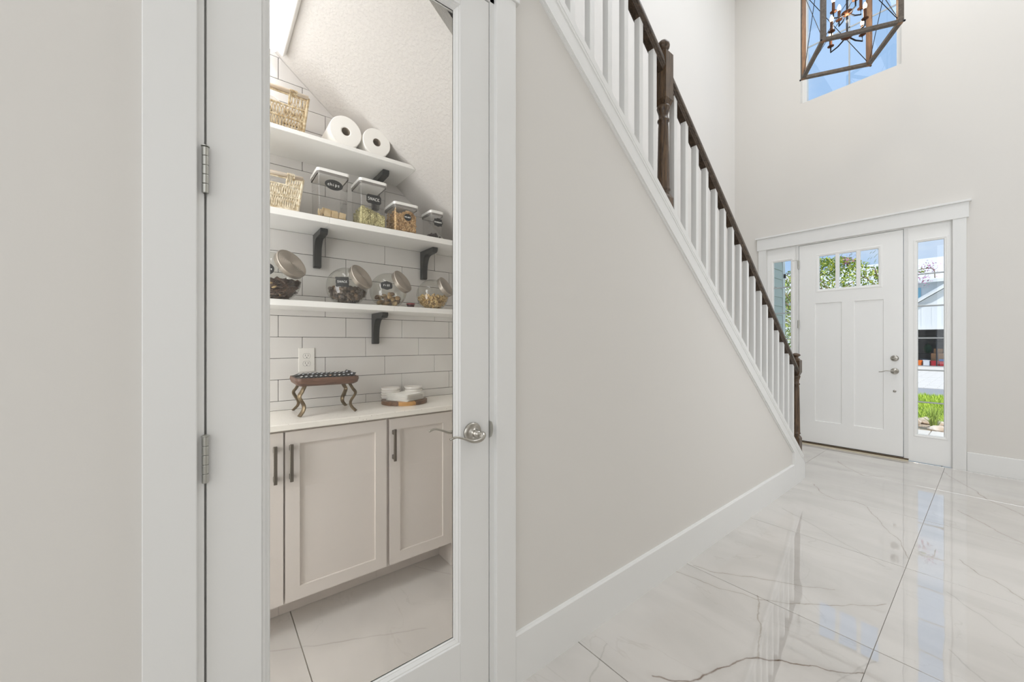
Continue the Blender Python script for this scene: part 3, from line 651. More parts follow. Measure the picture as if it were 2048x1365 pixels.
# ------------------------------------------------------------------ stroke writing
GL = {'c': [[(.8,.75),(.45,1),(.1,.6),(.15,.2),(.5,0),(.85,.2)]], 'h': [[(.1,1.6),(.1,0)],[(.1,.6),(.45,.95),(.8,.7),(.85,0)]], 'i': [[(.3,.9),(.3,0)],[(.3,1.3),(.32,1.4)]],
 'p': [[(.1,.95),(.1,-.55)],[(.1,.8),(.5,1),(.85,.65),(.6,.1),(.1,.1)]], 's': [[(.8,.85),(.4,1),(.15,.75),(.7,.35),(.5,0),(.1,.12)]],
 'S': [[(.85,1.35),(.45,1.5),(.12,1.15),(.8,.6),(.55,0),(.05,.15)]], 'N': [[(.05,0),(.12,1.5),(.8,0),(.9,1.5)]], 'A': [[(0,0),(.5,1.5),(1,0)],[(.2,.55),(.85,.6)]],
 'C': [[(.9,1.25),(.5,1.5),(.08,.9),(.2,.15),(.6,0),(.95,.25)]], 'K': [[(.1,1.5),(.1,0)],[(.85,1.5),(.1,.65),(.9,0)]], 'F': [[(.85,1.45),(.1,1.5),(.12,0)],[(.12,.8),(.7,.8)]],
 'I': [[(.2,1.4),(.22,0)]], 'G': [[(.9,1.3),(.5,1.5),(.1,.9),(.2,.1),(.6,0),(.9,.3),(.9,.7),(.55,.7)]], 'R': [[(.1,0),(.1,1.5),(.7,1.4),(.75,.95),(.1,.75),(.85,0)]],
 'B': [[(.1,0),(.1,1.5),(.7,1.35),(.6,.85),(.1,.78),(.8,.5),(.65,.05),(.1,0)]], 'E': [[(.85,1.5),(.1,1.5),(.1,0),(.85,0)],[(.1,.78),(.7,.78)]], 'Y': [[(.05,1.5),(.5,.8),(.95,1.5)],[(.5,.8),(.45,0)]],
 'W': [[(0,1.5),(.25,0),(.5,1.1),(.75,0),(1,1.5)]], 'L': [[(.1,1.5),(.12,0),(.8,.02)]], 'U': [[(.1,1.5),(.12,.3),(.45,0),(.8,.3),(.85,1.5)]], 'T': [[(0,1.5),(1,1.5)],[(.5,1.5),(.5,0)]],
 'a': [[(.8,.9),(.4,1),(.1,.5),(.35,0),(.75,.35),(.8,.95),(.85,0)]], 'l': [[(.3,1.6),(.3,0)]], 'm': [[(.05,.95),(.08,0)],[(.08,.7),(.3,1),(.48,.75),(.48,0)],[(.48,.7),(.75,1),(.95,.7),(.95,0)]], 'o': [[(.5,1),(.1,.6),(.3,0),(.75,.15),(.85,.7),(.5,1)]],
 'n': [[(.1,.95),(.1,0)],[(.1,.65),(.5,1),(.85,.65),(.85,0)]], 'd': [[(.8,1.6),(.8,0)],[(.8,.8),(.4,1),(.1,.5),(.35,0),(.8,.25)]]}
def writing(text, M, w, r, parent):
    """text written with a chalk pen, centred at the origin of M, in M's x (right) / y (up) plane, total width w"""
    bm = bmesh.new(); n = len(text); s = w/(n*1.22); x = -w/2
    for ch in text:
        for st in GL[ch]:
            p = [M @ Vector((x+a*s*.95, (b_-.7)*s*.95, .0006)) for a, b_ in (spline([(q[0], q[1], 0) for q in st], 3) and [(v.x, v.y) for v in spline([(q[0], q[1], 0) for q in st], 3)])]
            tube(bm, p, r, 5)
        x += s*1.22
    return obj('writing', bm, chalkw, parent)
def label_shape(kind, w, h):
    pts = []
    if kind == 'oval': pts = [(w/2*math.cos(t*2*PI/36), h/2*math.sin(t*2*PI/36)) for t in range(36)]
    elif kind == 'notch':
        c = h*.16; pts = [(-w/2+c, -h/2), (w/2-c, -h/2), (w/2-c*.6, -h/2+c*.6), (w/2, -h/2+c), (w/2, h/2-c), (w/2-c*.6, h/2-c*.6), (w/2-c, h/2), (-w/2+c, h/2), (-w/2+c*.6, h/2-c*.6), (-w/2, h/2-c), (-w/2, -h/2+c), (-w/2+c*.6, -h/2+c*.6)]
    elif kind == 'bracket':
        for t in range(48):
            a = t*2*PI/48; k = 1+.10*math.cos(4*a)*(-1)+.05*math.cos(8*a); pts.append((w/2*k*math.copysign(abs(math.cos(a))**.7, math.cos(a)), h/2*k*math.copysign(abs(math.sin(a))**.7, math.sin(a))))
    elif kind == 'scallop':
        for t in range(64):
            a = t*2*PI/64; k = 1+.07*math.cos(8*a); pts.append((w/2*k*math.copysign(abs(math.cos(a))**.75, math.cos(a)), h/2*k*math.copysign(abs(math.sin(a))**.75, math.sin(a))))
    elif kind == 'plaque':
        for t in range(64):
            a = t*2*PI/64; c_, s_ = math.cos(a), math.sin(a); k = 1
            x = w/2*math.copysign(min(1, abs(c_)**.45), c_)*1.0; y = h/2*.8*math.copysign(min(1, abs(s_)**.55), s_)
            if abs(c_) < .16: y = math.copysign(h/2*(1-.15*abs(c_)/.16), s_)
            pts.append((x, y))
    return pts
def flat_label(kind, w, h, M, parent, wrap=None):
    bm = bmesh.new(); pts = label_shape(kind, w, h)
    # filled as a triangle fan on a grid of rings so it can bend round a jar
    rings = []
    for s_ in (1, .75, .5, .25): rings.append([(x*s_, y*s_) for x, y in pts])
    f = (lambda x, y, z: M @ Vector((x, y, z))) if wrap is None else wrap
    vr = [[bm.verts.new(f(x, y, .0005)) for x, y in rg] for rg in rings]; c = bm.verts.new(f(0, 0, .0005)); n = len(pts)
    for a, b_ in zip(vr, vr[1:]):
        for i in range(n): bm.faces.new([a[i], a[(i+1) % n], b_[(i+1) % n], b_[i]])
    for i in range(n): bm.faces.new([vr[-1][i], vr[-1][(i+1) % n], c])
    return obj('label', bm, chalk, parent)

# ------------------------------------------------------------------ square containers
def container(y0, y1, h, depth, label, lab, z=1.848, xf=-.889, tall=True):
    w = y1-y0; cy = (y0+y1)/2; cx = xf-depth/2
    c = thing('storage_container', label, 'container', (cx, cy, z+.0005), 'square clear containers on the middle shelf')
    def rr(bm, hw, hd, z0, z1, rad, taper=0, n=5):
        def ring(a, b_, zz, r):
            out = []
            for (sx, sy, st) in ((1, 1, 0), (-1, 1, 1), (-1, -1, 2), (1, -1, 3)):
                for k in range(n+1):
                    t = st*PI/2+k/n*PI/2; out.append(bm.verts.new((sx*(a-r)+r*math.cos(t), sy*(b_-r)+r*math.sin(t), zz)))
            return out
        a = ring(hd-taper, hw-taper, z0, rad); b_ = ring(hd, hw, z1, rad); m = len(a)
        bm.faces.new(a[::-1])
        for i in range(m): bm.faces.new([a[i], a[(i+1) % m], b_[(i+1) % m], b_[i]])
        return b_
    bm = bmesh.new(); rr(bm, w/2-.004, depth/2-.004, 0, h-.020, .010, .004); body = obj('clear_box', bm, box_g, c, True)
    for p in body.data.polygons: p.use_smooth = len(p.vertices) == 4
    bm = bmesh.new(); t = rr(bm, w/2-.007, depth/2-.007, h-.027, h-.017, .009); bm.faces.new(t); obj('lid_plug', bm, plw, c)
    bm = bmesh.new(); rr(bm, w/2-.0015, depth/2-.0015, h-.028, h-.016, .012); bm.faces.ensure_lookup_table(); bm.faces.remove(max(bm.faces, key=lambda f: len(f.verts))); obj('seal', bm, rubber, c)
    bm = bmesh.new(); t = rr(bm, w/2+.002, depth/2+.002, h-.016, h-.003, .014, .001); t2 = rr(bm, w/2-.003, depth/2-.003, h-.0035, h, .012, -.004); bm.faces.new(t2); obj('lid', bm, plw, c)
    return c, cx, cy
MX = lambda x, y, z: Matrix.Translation((x, y, z)) @ Matrix(((0, 0, 1, 0), (1, 0, 0, 0), (0, 1, 0, 0), (0, 0, 0, 1)))   # local x -> +Y, y -> +Z, z -> +X
def contlabel(c, cx, cy, depth, ly, lz, kind, w, h, text, ww):
    M = MX(depth/2-.0035, ly-cy, lz-1.8485); l = flat_label(kind, w, h, M, c); writing(text, M @ Matrix.Translation((0, 0, .0012)), ww, .00105, l)
D1 = .16
c, cx, cy = container(.408, .553, .232, D1, 'tallest square container, with an oval label reading chips', '')
contlabel(c, cx, cy, D1, .482, 2.010, 'oval', .082, .050, 'chips', .056)
c2, cx2, cy2 = container(.603, .742, .236, D1, 'tall square container of green seeds labelled SNACK', '')
contlabel(c2, cx2, cy2, D1, .674, 1.985, 'notch', .075, .046, 'SNACK', .062)
c3, cx3, cy3 = container(.781, .917, .157, D1, 'short wide square container full of walnut pieces, round black label', '')
contlabel(c3, cx3, cy3, D1, .857, 1.930, 'oval', .042, .038, 'WALNUT', .034)
c4, cx4, cy4 = container(.992, 1.075, .155, .125, 'smallest square container, with a few dried berries at its bottom', '')
contlabel(c4, cx4, cy4, .125, 1.040, 1.938, 'scallop', .056, .046, 'CRANBERRY', .050)
def pile(name, label, cat, mat, gen, n, mi=1, smooth=True):
    bm = bmesh.new()
    for i in range(n): gen(bm, i)
    o = obj(name, bm, mat, None, smooth); tag(o, label, cat, kind='stuff'); return o
def boxfill(x0, x1, y0, y1, zb, ht):    # random point inside a heap; ht(y) = height
    x, y = random.uniform(x0, x1), random.uniform(y0, y1); return x, y, zb+random.uniform(0, 1)*ht(x, y)
zb = 1.853
def g_chip(bm, i):
    s = .030
    if i < 4: x, y, a, tl = -.921, .420+i*.006, PI/2*.93, random.uniform(-.25, .25)          # seen edge-on at the left
    elif i < 22: r_ = (i-4)//3; k = (i-4) % 3; x, y, a, tl = -.902-r_*.006, .456+k*.0335+random.uniform(-.002, .002), random.uniform(-.08, .08), random.uniform(-.12, .12)
    else: x, y, a, tl = random.uniform(-1.02, -.945), random.uniform(.43, .535), random.uniform(-.4, .4), random.uniform(-.3, .3)
    z = zb+.0165+random.uniform(0, .002)+(.012 if i % 7 == 3 else 0)
    M = Matrix.Translation((x, y, z)) @ Matrix.Rotation(a, 4, 'Z') @ Matrix.Rotation(tl, 4, 'X') @ Matrix.Rotation(random.uniform(-.06, .06), 4, 'Y')
    bmesh.ops.create_cube(bm, size=1, matrix=M @ Matrix.Diagonal((.0035, s, s, 1)))
pile('flat_chips', 'tan square chips at the bottom of the chips container', 'snack', oat, g_chip, 44, smooth=False)
def g_seed(bm, i):
    x, y = random.uniform(-1.03, -.898), random.uniform(.6145, .7315); h = .088-.035*(y-.617)/.111
    if i % 2: x = -.8985-random.uniform(0, .006)
    if i % 7 == 0: y = .6145
    ellipsoid(bm, (x, y, zb+.003+random.uniform(0, h)), (.0042, .0042, .0066), rrot(), 6, 5)
pile('green_seeds', 'pale green seeds filling the tall SNACK container halfway', 'snack', seed, g_seed, 2000)
def g_wal(bm, i):
    x, y = random.uniform(-1.03, -.898), random.uniform(.7915, .9065); h = .10+.012*math.sin(y*60)
    if i % 2: x = -.8985-random.uniform(0, .008)
    if i % 7 == 0: y = .7915
    ellipsoid(bm, (x, y, zb+.003+random.uniform(0, h)), (random.uniform(.0025, .0075), .003, .005), rrot(), 6, 4, mi=i % 3 == 0)
pile('walnut_pieces', 'tan walnut pieces filling the short wide container', 'snack', [walnut, walnutl], g_wal, 2400, smooth=False)
def g_ber(bm, i): ellipsoid(bm, (random.uniform(-.995, -.902), random.uniform(1.003, 1.064), zb+.003+random.uniform(0, .018)), (.007, .006, .005), rrot(), 6, 5)
pile('dried_berries', 'dark dried berries at the bottom of the smallest container', 'snack', berry, g_ber, 90)

# ------------------------------------------------------------------ round glass jars with tilted metal lids
def jar(y, R, label, lab=None, lidr=.058, z=1.4435, x=None, text=None, tw_=None, patterned=True):
    x = x if x is not None else -.889-R*.55
    hc = R*.86
    j = thing('glass_jar', label, 'jar', (x, y, z), 'round glass jars on the lowest shelf')
    tilt = Matrix.Rotation(math.radians(34), 4, 'Z') @ Matrix.Rotation(math.radians(61), 4, 'Y'); C = Matrix.Translation((0, 0, hc))
    bm = bmesh.new(); prof = []
    nk = lidr*.88; th0 = math.asin(nk/R)
    flat = math.radians(133)
    for k in range(0, 25):
        th = PI - (PI-th0)*k/24; prof.append((R*math.sin(th), R*math.cos(th)))
    prof += [(nk*.985, R*math.cos(th0)+.004), (nk*.97, R*math.cos(th0)+.012), (nk, R*math.cos(th0)+.016)]
    lathe(bm, prof, 48, C @ tilt)
    for v in bm.verts:
        if v.co.z < .0: v.co.z = 0
        v.co.z = max(v.co.z, .0)
    # flatten the two cheeks slightly
    for v in bm.verts:
        if abs(v.co.y) > R*.93: v.co.y = math.copysign(R*.93, v.co.y)
    obj('glass_body', bm, jar_g, j, True)
    zt = R*math.cos(th0); ML = C @ tilt @ Matrix.Translation((0, 0, zt+.004))
    bm = bmesh.new(); pr = [(lidr*.985, 0), (lidr, .002), (lidr, .017), (lidr*1.015, .019), (lidr*1.01, .0225), (lidr*.95, .024), (lidr*.92, .0225)]
    if patterned:
        r = lidr*.88
        while r > .006: pr += [(r, .0225), (r-.0009, .0236), (r-.0020, .0236), (r-.0029, .0225)]; r -= .0045
    pr += [(0, .0228)]
    lathe(bm, pr, 48, ML); l = obj('lid', bm, lidm, j, True)
    for p in l.data.polygons: p.use_smooth = True
    if text:
        kind, w, h, ly, lz, ww = tw_
        def wrap(px, pz, off):
            yy = ly+px; zz = lz+pz; d = (R+.0008+off)**2-(yy)**2-(zz-hc)**2; return Vector((math.sqrt(max(d, 0)), yy, zz))
        lb = flat_label(kind, w, h, None, j, wrap=wrap)
        bm = bmesh.new(); n = len(text); s = ww/(n*1.22); px = -ww/2
        for ch in text:
            for st in GL[ch]:
                sp = spline([(q[0], q[1], 0) for q in st], 3); tube(bm, [wrap(px+v.x*s*.95, (v.y-.7)*s*.95, .001) for v in sp], .0009, 5)
            px += s*1.22
        obj('writing', bm, chalkw, lb)
    return x, y, R, z+hc
def sph_gen(x, y, R, zc_, zb_, h, shape, tiltx=0, lim=.93):
    while True:
        px, py, pz = random.uniform(-R, R), random.uniform(-R*.9, R*.9), random.uniform(zb_, zb_+h+.012*math.sin((y+1)*90))
        d = (px*px+py*py+(pz-zc_)**2)**.5
        if d < R*lim-.006 and (random.random() < .25 or d > R*.72): return x+px, y+py, pz
j1 = jar(.238, .116, 'largest round glass jar, at the left edge of the glass, holding chocolate bark', lidr=.070, text='almonds', tw_=('oval', .062, .056, -.040, .122, .050))
j2 = jar(.556, .098, 'round glass jar of dark clusters labelled SNACK, second from the left', text='SNACK', tw_=('bracket', .058, .052, -.044, .098, .042), lidr=.066)
j3 = jar(.768, .096, 'round glass jar labelled FIGS, with few pieces inside', text='FIGS', tw_=('plaque', .052, .046, -.040, .100, .030), lidr=.063)
j4 = jar(1.030, .092, 'round glass jar of cashews with a plain unlabelled front, nearest the door lever side', lidr=.060, patterned=False)
def g_bark(bm, i):
    x, y, z = sph_gen(*j1, 1.449, .092, 0, lim=.93)
    if i % 40 == 7: ellipsoid(bm, (x, y, z), (.0045, .012, .008), Matrix.Rotation(.5, 3, 'X'), 8, 6, mi=1); return
    r = bmesh.ops.create_cube(bm, size=1, matrix=Matrix.Translation((x, y, z)) @ Matrix.Rotation(random.uniform(-.6, .6), 4, 'X') @ Matrix.Rotation(random.uniform(-.9, .9), 4, 'Y') @ Matrix.Rotation(random.uniform(0, 3), 4, 'Z') @ Matrix.Diagonal((.026, .020, .004, 1)))
pile('chocolate_bark', 'broken dark chocolate bark pieces with almonds in the largest jar', 'snack', [choc, almond], g_bark, 520, smooth=False)
def g_clu(bm, i):
    x, y, z = sph_gen(*j2, 1.449, .058, 0, lim=.93); ellipsoid(bm, (x, y, z), (random.uniform(.008, .014), .011, .009), rrot(), 7, 5, mi=(1 if i % 9 == 0 else 0))
pile('dark_clusters', 'dark brown snack clusters in the jar labelled SNACK', 'snack', [prune, figd], g_clu, 300, smooth=False)
def g_fig(bm, i):
    while True:
        x, y, z = sph_gen(*j3, 1.449, .046, 0, lim=.92)
        if y > j3[1]-.045: break
    ellipsoid(bm, (x, y, z), (.015, .014, .010), rrot(), 9, 6, mi=(1 if i % 2 else 0))
pile('dried_figs', 'a small heap of dried figs in the jar labelled FIGS', 'snack', [fig, figd], g_fig, 34)
def g_cash(bm, i):
    x, y, z = sph_gen(*j4, 1.448, .062, 0, lim=.93); R_ = rrot(); pts = [Vector((x, y, z)) + R_ @ Vector((.0085*math.cos(t), .0085*math.sin(t), 0)) for t in (0, .7, 1.4, 2.1, 2.8, 3.3)]
    tube(bm, pts, .004, 6, rads=[.002, .004, .0046, .0044, .0042, .002])
pile('cashews', 'curved cashew nuts filling the rightmost round jar', 'snack', cashew, g_cash, 480)
tn = thing('small_tin', 'tiny dark pot with a red lid between the two right jars', 'tin', (-.925, .888, 1.4435))
bm = bmesh.new(); lathe(bm, [(0, 0), (.018, 0), (.021, .016), (0, .016)], 20); obj('pot', bm, tind, tn)
bm = bmesh.new(); lathe(bm, [(0, .016), (.0235, .016), (.0235, .021), (0, .022)], 20); obj('lid', bm, tinr, tn)

# ------------------------------------------------------------------ baskets and rolls on the shelves
def basket(y0, y1, z, H, label, mat, dense, hs_, hv, xf=-.888, dep=.20):
    b = thing('woven_basket', label, 'basket', ((xf-dep/2), (y0+y1)/2, z), 'woven baskets with wooden bar handles')
    hw = (y1-y0)/2; fl_ = .020; hd = dep/2-.01
    def P_(u, v, t):        # u: -1..1 around side index handled below; v height 0..1
        return u, v
    def front(s, v, sx=1):  # s -1..1 along y, v 0..1
        k = fl_*v; return Vector((sx*(hd-.018+.018*v), s*(hw-fl_+k), v*H))
    def side(s, v, sy=1):
        k = fl_*v; return Vector((s*(hd-.018+.018*v), sy*(hw-fl_+k), v*H))
    rows = [0, hv*.52, hv, 1.0]; hs = .62  # hand hole between s -.55..+.55, v .66-.95
    def solid(s, v0): return not (abs(s) < hs_ and v0 >= hv-.02)
    bm = bmesh.new(); bmr = bmesh.new()
    for sx in (1, -1):
        n = 26 if not dense else 34
        for ri, (v0, v1) in enumerate(zip(rows, rows[1:])):
            for i in range(n):
                s0 = -1+2*(i+.5)/n
                if not solid(s0, v0): continue
                for dd in (-.55/n+random.uniform(-.12, .12)/n, .55/n+random.uniform(-.12, .12)/n):
                    p = [front(s0+dd*.2, v0, sx), front(s0+dd*1.5, (v0+v1)/2, sx)+Vector((sx*.002, 0, 0)), front(s0-dd*.2, v1, sx)]
                    tube(bm, spline(p, 3), .0021 if not dense else .0026, 5)
        for v in rows[:-1]:
            r = .0045 if v else .007
            if v == hv: tube(bmr, [front(-1+2*k/16, v, sx) for k in range(17)], r, 6)
            else: tube(bmr, [front(-1+2*k/16, v, sx) for k in range(17)], r, 6)
        tube(bmr, [front(-1, .93, sx), front(1, .93, sx)], .004, 6)
        for s in (-hs_, hs_): tube(bmr, [front(s, hv-.02, sx), front(s, .95, sx)], .0045, 6)
        for s in (-1, 1): tube(bmr, [front(s, v/6, sx) for v in range(7)], .0065, 7)
    for sy in (1, -1):
        n = 14
        for ri, (v0, v1) in enumerate(zip([0, .34, .66], [.34, .66, .93])):
            for i in range(n):
                s0 = -1+2*(i+.5)/n
                for dd in (-.5/n, .5/n): tube(bm, spline([side(s0+dd*.2, v0, sy), side(s0+dd*1.5, (v0+v1)/2, sy), side(s0-dd*.2, v1, sy)], 3), .0022, 5)
        for v, r in ((0, .007), (.34, .0045), (.66, .0045), (.93, .005)): tube(bmr, [side(-1, v, sy), side(1, v, sy)], r, 6)
    for i in range(9): s = -1+2*(i+.5)/9; tube(bm, [front(s, .01, 1), front(s, .01, -1)], .004, 5)
    w_ = obj('woven_wall', bm, mat, b); w_['kind'] = 'stuff'; obj('rope_frame', bmr, mat, b)
    for sx in (1, -1):
        bm = bmesh.new(); cx_ = sx*(hd+.002); tube(bm, [(cx_, -hw+.004, H+.001), (cx_, hw-.001, H+.001)], .0095, 14); p_ = obj('handle_bar', bm, bamb, b, True)
        bm = bmesh.new()
        for s in (-hs_-.08, hs_+.08):
            for k in range(6):
                yy = s*hw+(k-2.5)*.0052; tube(bm, [(cx_+.0112*math.cos(t), yy, H+.001+.0112*math.sin(t)) for t in [q*PI/5 for q in range(11)]], .0023, 5)
        o = obj('lashing', bm, mat, p_); o['kind'] = 'stuff'
    return b
b1 = basket(.030, .372, 2.2175, .170, 'loosely woven honey-coloured basket on the topmost shelf, holding a paper roll', rope, False, .56, .64)
b2 = basket(.020, .350, 1.8555, .148, 'tightly woven pale basket on the middle shelf, left of the chips container', ropel, True, .62, .72)
def roll(loc, r, L_, label, rot=(0, PI/2, 0), core=.02):
    o = thing('paper_roll', label, 'paper roll', loc, 'white paper rolls on the topmost shelf'); o.rotation_euler = rot
    bm = bmesh.new(); prof = [(core, -L_/2), (core+.003, -L_/2)]
    rr = core+.004
    while rr < r-.004: prof += [(rr, -L_/2+.0004), (rr+.003, -L_/2)]; rr += .006
    prof += [(r-.002, -L_/2), (r, -L_/2+.003), (r, L_/2-.003), (r-.002, L_/2)]
    rr = r-.004
    while rr > core+.004: prof += [(rr, L_/2), (rr-.003, L_/2-.0004)]; rr -= .006
    prof += [(core, L_/2), (core, -L_/2)]
    lathe(bm, prof, 48); obj('paper', bm, paper, o, True)
    bm = bmesh.new(); lathe(bm, [(core-.0012, -L_/2+.001), (core-.0001, -L_/2+.001), (core-.0001, L_/2-.001), (core-.0012, L_/2-.001), (core-.0012, -L_/2+.001)], 28); obj('core_tube', bm, card, o, True)
    return o
roll((-.995, .536, 2.2105+.075), .075, .215, 'large white paper roll lying on the topmost shelf, left of the pair')
roll((-.990, .688, 2.2105+.071), .071, .205, 'large white paper roll lying nearest the sloped ceiling, right of the pair')
o = roll((-.985, .215, 2.227+.073), .070, .10, 'white paper roll lying inside the honey-coloured basket')

# ------------------------------------------------------------------ tray stand with snack bars
TZ = .9055
ts = thing('tray_stand', 'small walnut tray on four curved metal legs on the worktop', 'tray', (-.985, .460, TZ)); ts.rotation_euler.z = math.radians(-2)
def tray_ring(bm, hx, hy, z, r, n=6):
    out = []
    for (sx, sy, st) in ((1, 1, 0), (-1, 1, 1), (-1, -1, 2), (1, -1, 3)):
        for k in range(n+1): t = st*PI/2+k/n*PI/2; out.append(bm.verts.new((sx*(hx-r)+r*math.cos(t), sy*(hy-r)+r*math.sin(t), z)))
    return out
bm = bmesh.new(); hx, hy = .118, .141
lv = [tray_ring(bm, hx-.020, hy-.020, .140, .02), tray_ring(bm, hx-.006, hy-.006, .148, .026), tray_ring(bm, hx, hy, .166, .028), tray_ring(bm, hx-.002, hy-.002, .178, .028), tray_ring(bm, hx-.010, hy-.010, .178, .024), tray_ring(bm, hx-.018, hy-.018, .160, .02)]
bm.faces.new(lv[0][::-1]); bm.faces.new(lv[-1]); m = len(lv[0])
for a, b_ in zip(lv, lv[1:]):
    for i in range(m): bm.faces.new([a[i], a[(i+1) % m], b_[(i+1) % m], b_[i]])
obj('tray_top', bm, traywood, ts, False)
for sx in (1, -1):
    for sy in (1, -1):
        bx_, by_ = sx*.082, sy*.098
        p = spline([(bx_, by_, .142), (bx_+sx*.010, by_+sy*.014, .115), (bx_+sx*.016, by_+sy*.025, .092), (bx_+sx*.003, by_+sy*.006, .052), (bx_+sx*.008, by_+sy*.008, .028), (bx_+sx*.022, by_+sy*.026, .0045)], 6)
        bm = bmesh.new(); tube(bm, p, .0112, 8, flat=.42, up=(sx*.7, sy*.7, 0)); obj('leg', bm, bronze, ts, False)
def snackbar(loc, lean, pr, col_, label):
    s = thing('snack_bar', label, 'snack bar', loc, 'black wrapped snack bars on the tray'); s.rotation_euler = (lean, 0, random.uniform(-.06, .06))
    bm = bmesh.new(); Lx, Wz, T = .045, .036, .006
    nx = 10
    def sec(t):     # cross-section thickness along the bar
        return T if abs(t) < .72 else (T*.55 if abs(t) < .8 else .0008)
    rings = []
    for i in range(nx+1):
        t = -1+2*i/nx; th = sec(t); ww = Wz/2*(1 if abs(t) < .8 else 1.08)
        rings.append([bm.verts.new((t*Lx, yy, zz)) for yy, zz in ((-th, -ww*.8), (-th, ww*.8), (0, ww), (th, ww*.8), (th, -ww*.8), (0, -ww))])
    for a, b_ in zip(rings, rings[1:]):
        for k in range(6): bm.faces.new([a[k], a[(k+1) % 6], b_[(k+1) % 6], b_[k]])
    bm.faces.new(rings[0]); bm.faces.new(rings[-1][::-1])
    obj('wrapper', bm, foil, s)
    bm = bmesh.new(); box(bm, Lx*.05, T, -Wz*.02, Lx*.66, T+.0005, Wz*.30); box(bm, -Lx*.55, T, Wz*.05, -Lx*.25, T+.0005, Wz*.25)
    box(bm, Lx*.05, -T-.0005, Wz*.05, Lx*.66, -T, Wz*.30); obj('print', bm, pr, s)
    return s
prs = [prntw, prnt, prnt, prnt, prnt, prnt, prntp, prnt, prntw, prnt, prnt, prnt, prnt, prnt]
words = ['first', 'second', 'third', 'fourth', 'fifth', 'sixth', 'seventh', 'eighth', 'ninth', 'tenth', 'eleventh', 'twelfth']
for r_ in range(2):
    for k in range(12):
        xx = -.985+(.052 if r_ == 0 else -.048); yy = .460-.116+k*.0208+(.004 if r_ else 0)
        pm = prs[k] if r_ == 0 else prnt
        snackbar((xx, yy, TZ+.160+.0150+(.004 if r_ else 0)+(.004 if k == 11 else 0)), math.radians((-62 if k else -70) if k < 11 else -40), pm, None, f'black wrapped snack bar, {words[k]} from the left in the {"front" if r_ == 0 else "back"} row on the tray')

# ------------------------------------------------------------------ board, napkins, bowls
wb = thing('wooden_board', 'round acacia board with a light stripe under the napkins', 'board', (-1.0, .884, TZ))
bm = bmesh.new(); hw = .046; RB = .126; n = 24
def arc(a0, a1, n=12): return [(RB*math.cos(a0+(a1-a0)*k/n), RB*math.sin(a0+(a1-a0)*k/n)) for k in range(n+1)]
a = math.asin(hw/RB)
def board_piece(pts, mat, nm):
    bm = bmesh.new(); prism_z(bm, pts, 0, .020); bmesh.ops.bevel(bm, geom=[e for e in bm.edges if abs(e.verts[0].co.z-e.verts[1].co.z) < 1e-6], offset=.003, segments=2, affect='EDGES'); return obj(nm, bm, mat, wb)
board_piece(arc(a, PI-a, 24), boardwood, 'dark_stave'); board_piece(arc(PI+a, 2*PI-a, 24), boardwood, 'dark_stave')
st_ = board_piece(arc(-a, a, 5)+arc(PI-a, PI+a, 5), lightwood, 'light_stave'); st_['label'] = 'light honey-coloured stave'
wb.rotation_euler.z = math.radians(-16)
NZ = TZ+.0205
for k in range(9):
    bm = bmesh.new(); s = .076-random.uniform(0, .003); n = 10; t = .0016; g = []
    for lay in (0, 1):
        vv = [[None]*(n+1) for _ in range(n+1)]
        for i in range(n+1):
            for j in range(n+1):
                u, v = -1+2*i/n, -1+2*j/n; z = lay*t + .0028*k/9*abs(u*v)*1.0+.0035*(k/9)*max(0, u*v)**1.5
                vv[i][j] = bm.verts.new((u*s, v*s, z))
        g.append(vv)
    for lay in (0, 1):
        for i in range(n):
            for j in range(n): bm.faces.new([g[lay][i][j], g[lay][i+1][j], g[lay][i+1][j+1], g[lay][i][j+1]])
    for i in range(n):
        for (q0, q1) in (((i, 0), (i+1, 0)), ((i, n), (i+1, n)), ((0, i), (0, i+1)), ((n, i), (n, i+1))):
            bm.faces.new([g[0][q0[0]][q0[1]], g[0][q1[0]][q1[1]], g[1][q1[0]][q1[1]], g[1][q0[0]][q0[1]]])
    o = obj('paper_napkin', bm, nap, None, True, loc=(-.985+random.uniform(-.002, .002), .884+random.uniform(-.002, .002), NZ+k*.0042)); o.rotation_euler.z = math.radians(26+random.uniform(-4, 4))
    tag(o, ('white folded napkin on top of the stack on the board' if k == 8 else f'white folded napkin on the wooden board, {words[8-k]} from the top of the stack'), 'napkin', 'stack of white napkins')
def bowl(loc, r, h, label, grp):
    b = None; bm = bmesh.new(); pr = [(0, 0), (r*.5, 0), (r*.52, .003), (r*.72, h*.25), (r*.93, h*.65), (r, h), (r-.003, h), (r*.90, h*.66), (r*.68, h*.30), (0, .006)]
    lathe(bm, pr, 40); o = obj('bowl', bm, porc, None, True, loc=loc); tag(o, label, 'bowl', grp); return o
for si, (bx_, by_, nm) in enumerate(((-1.090, .838, 'left'), (-1.062, .966, 'right'))):
    for k in range(4): 
        o = bowl((bx_, by_, TZ+.0002+k*.0155), .054, .036, f'small white bowl, {["lowest", "second", "third", "topmost"][k]} in the {nm} stack behind the napkins', 'small white bowls behind the napkins')

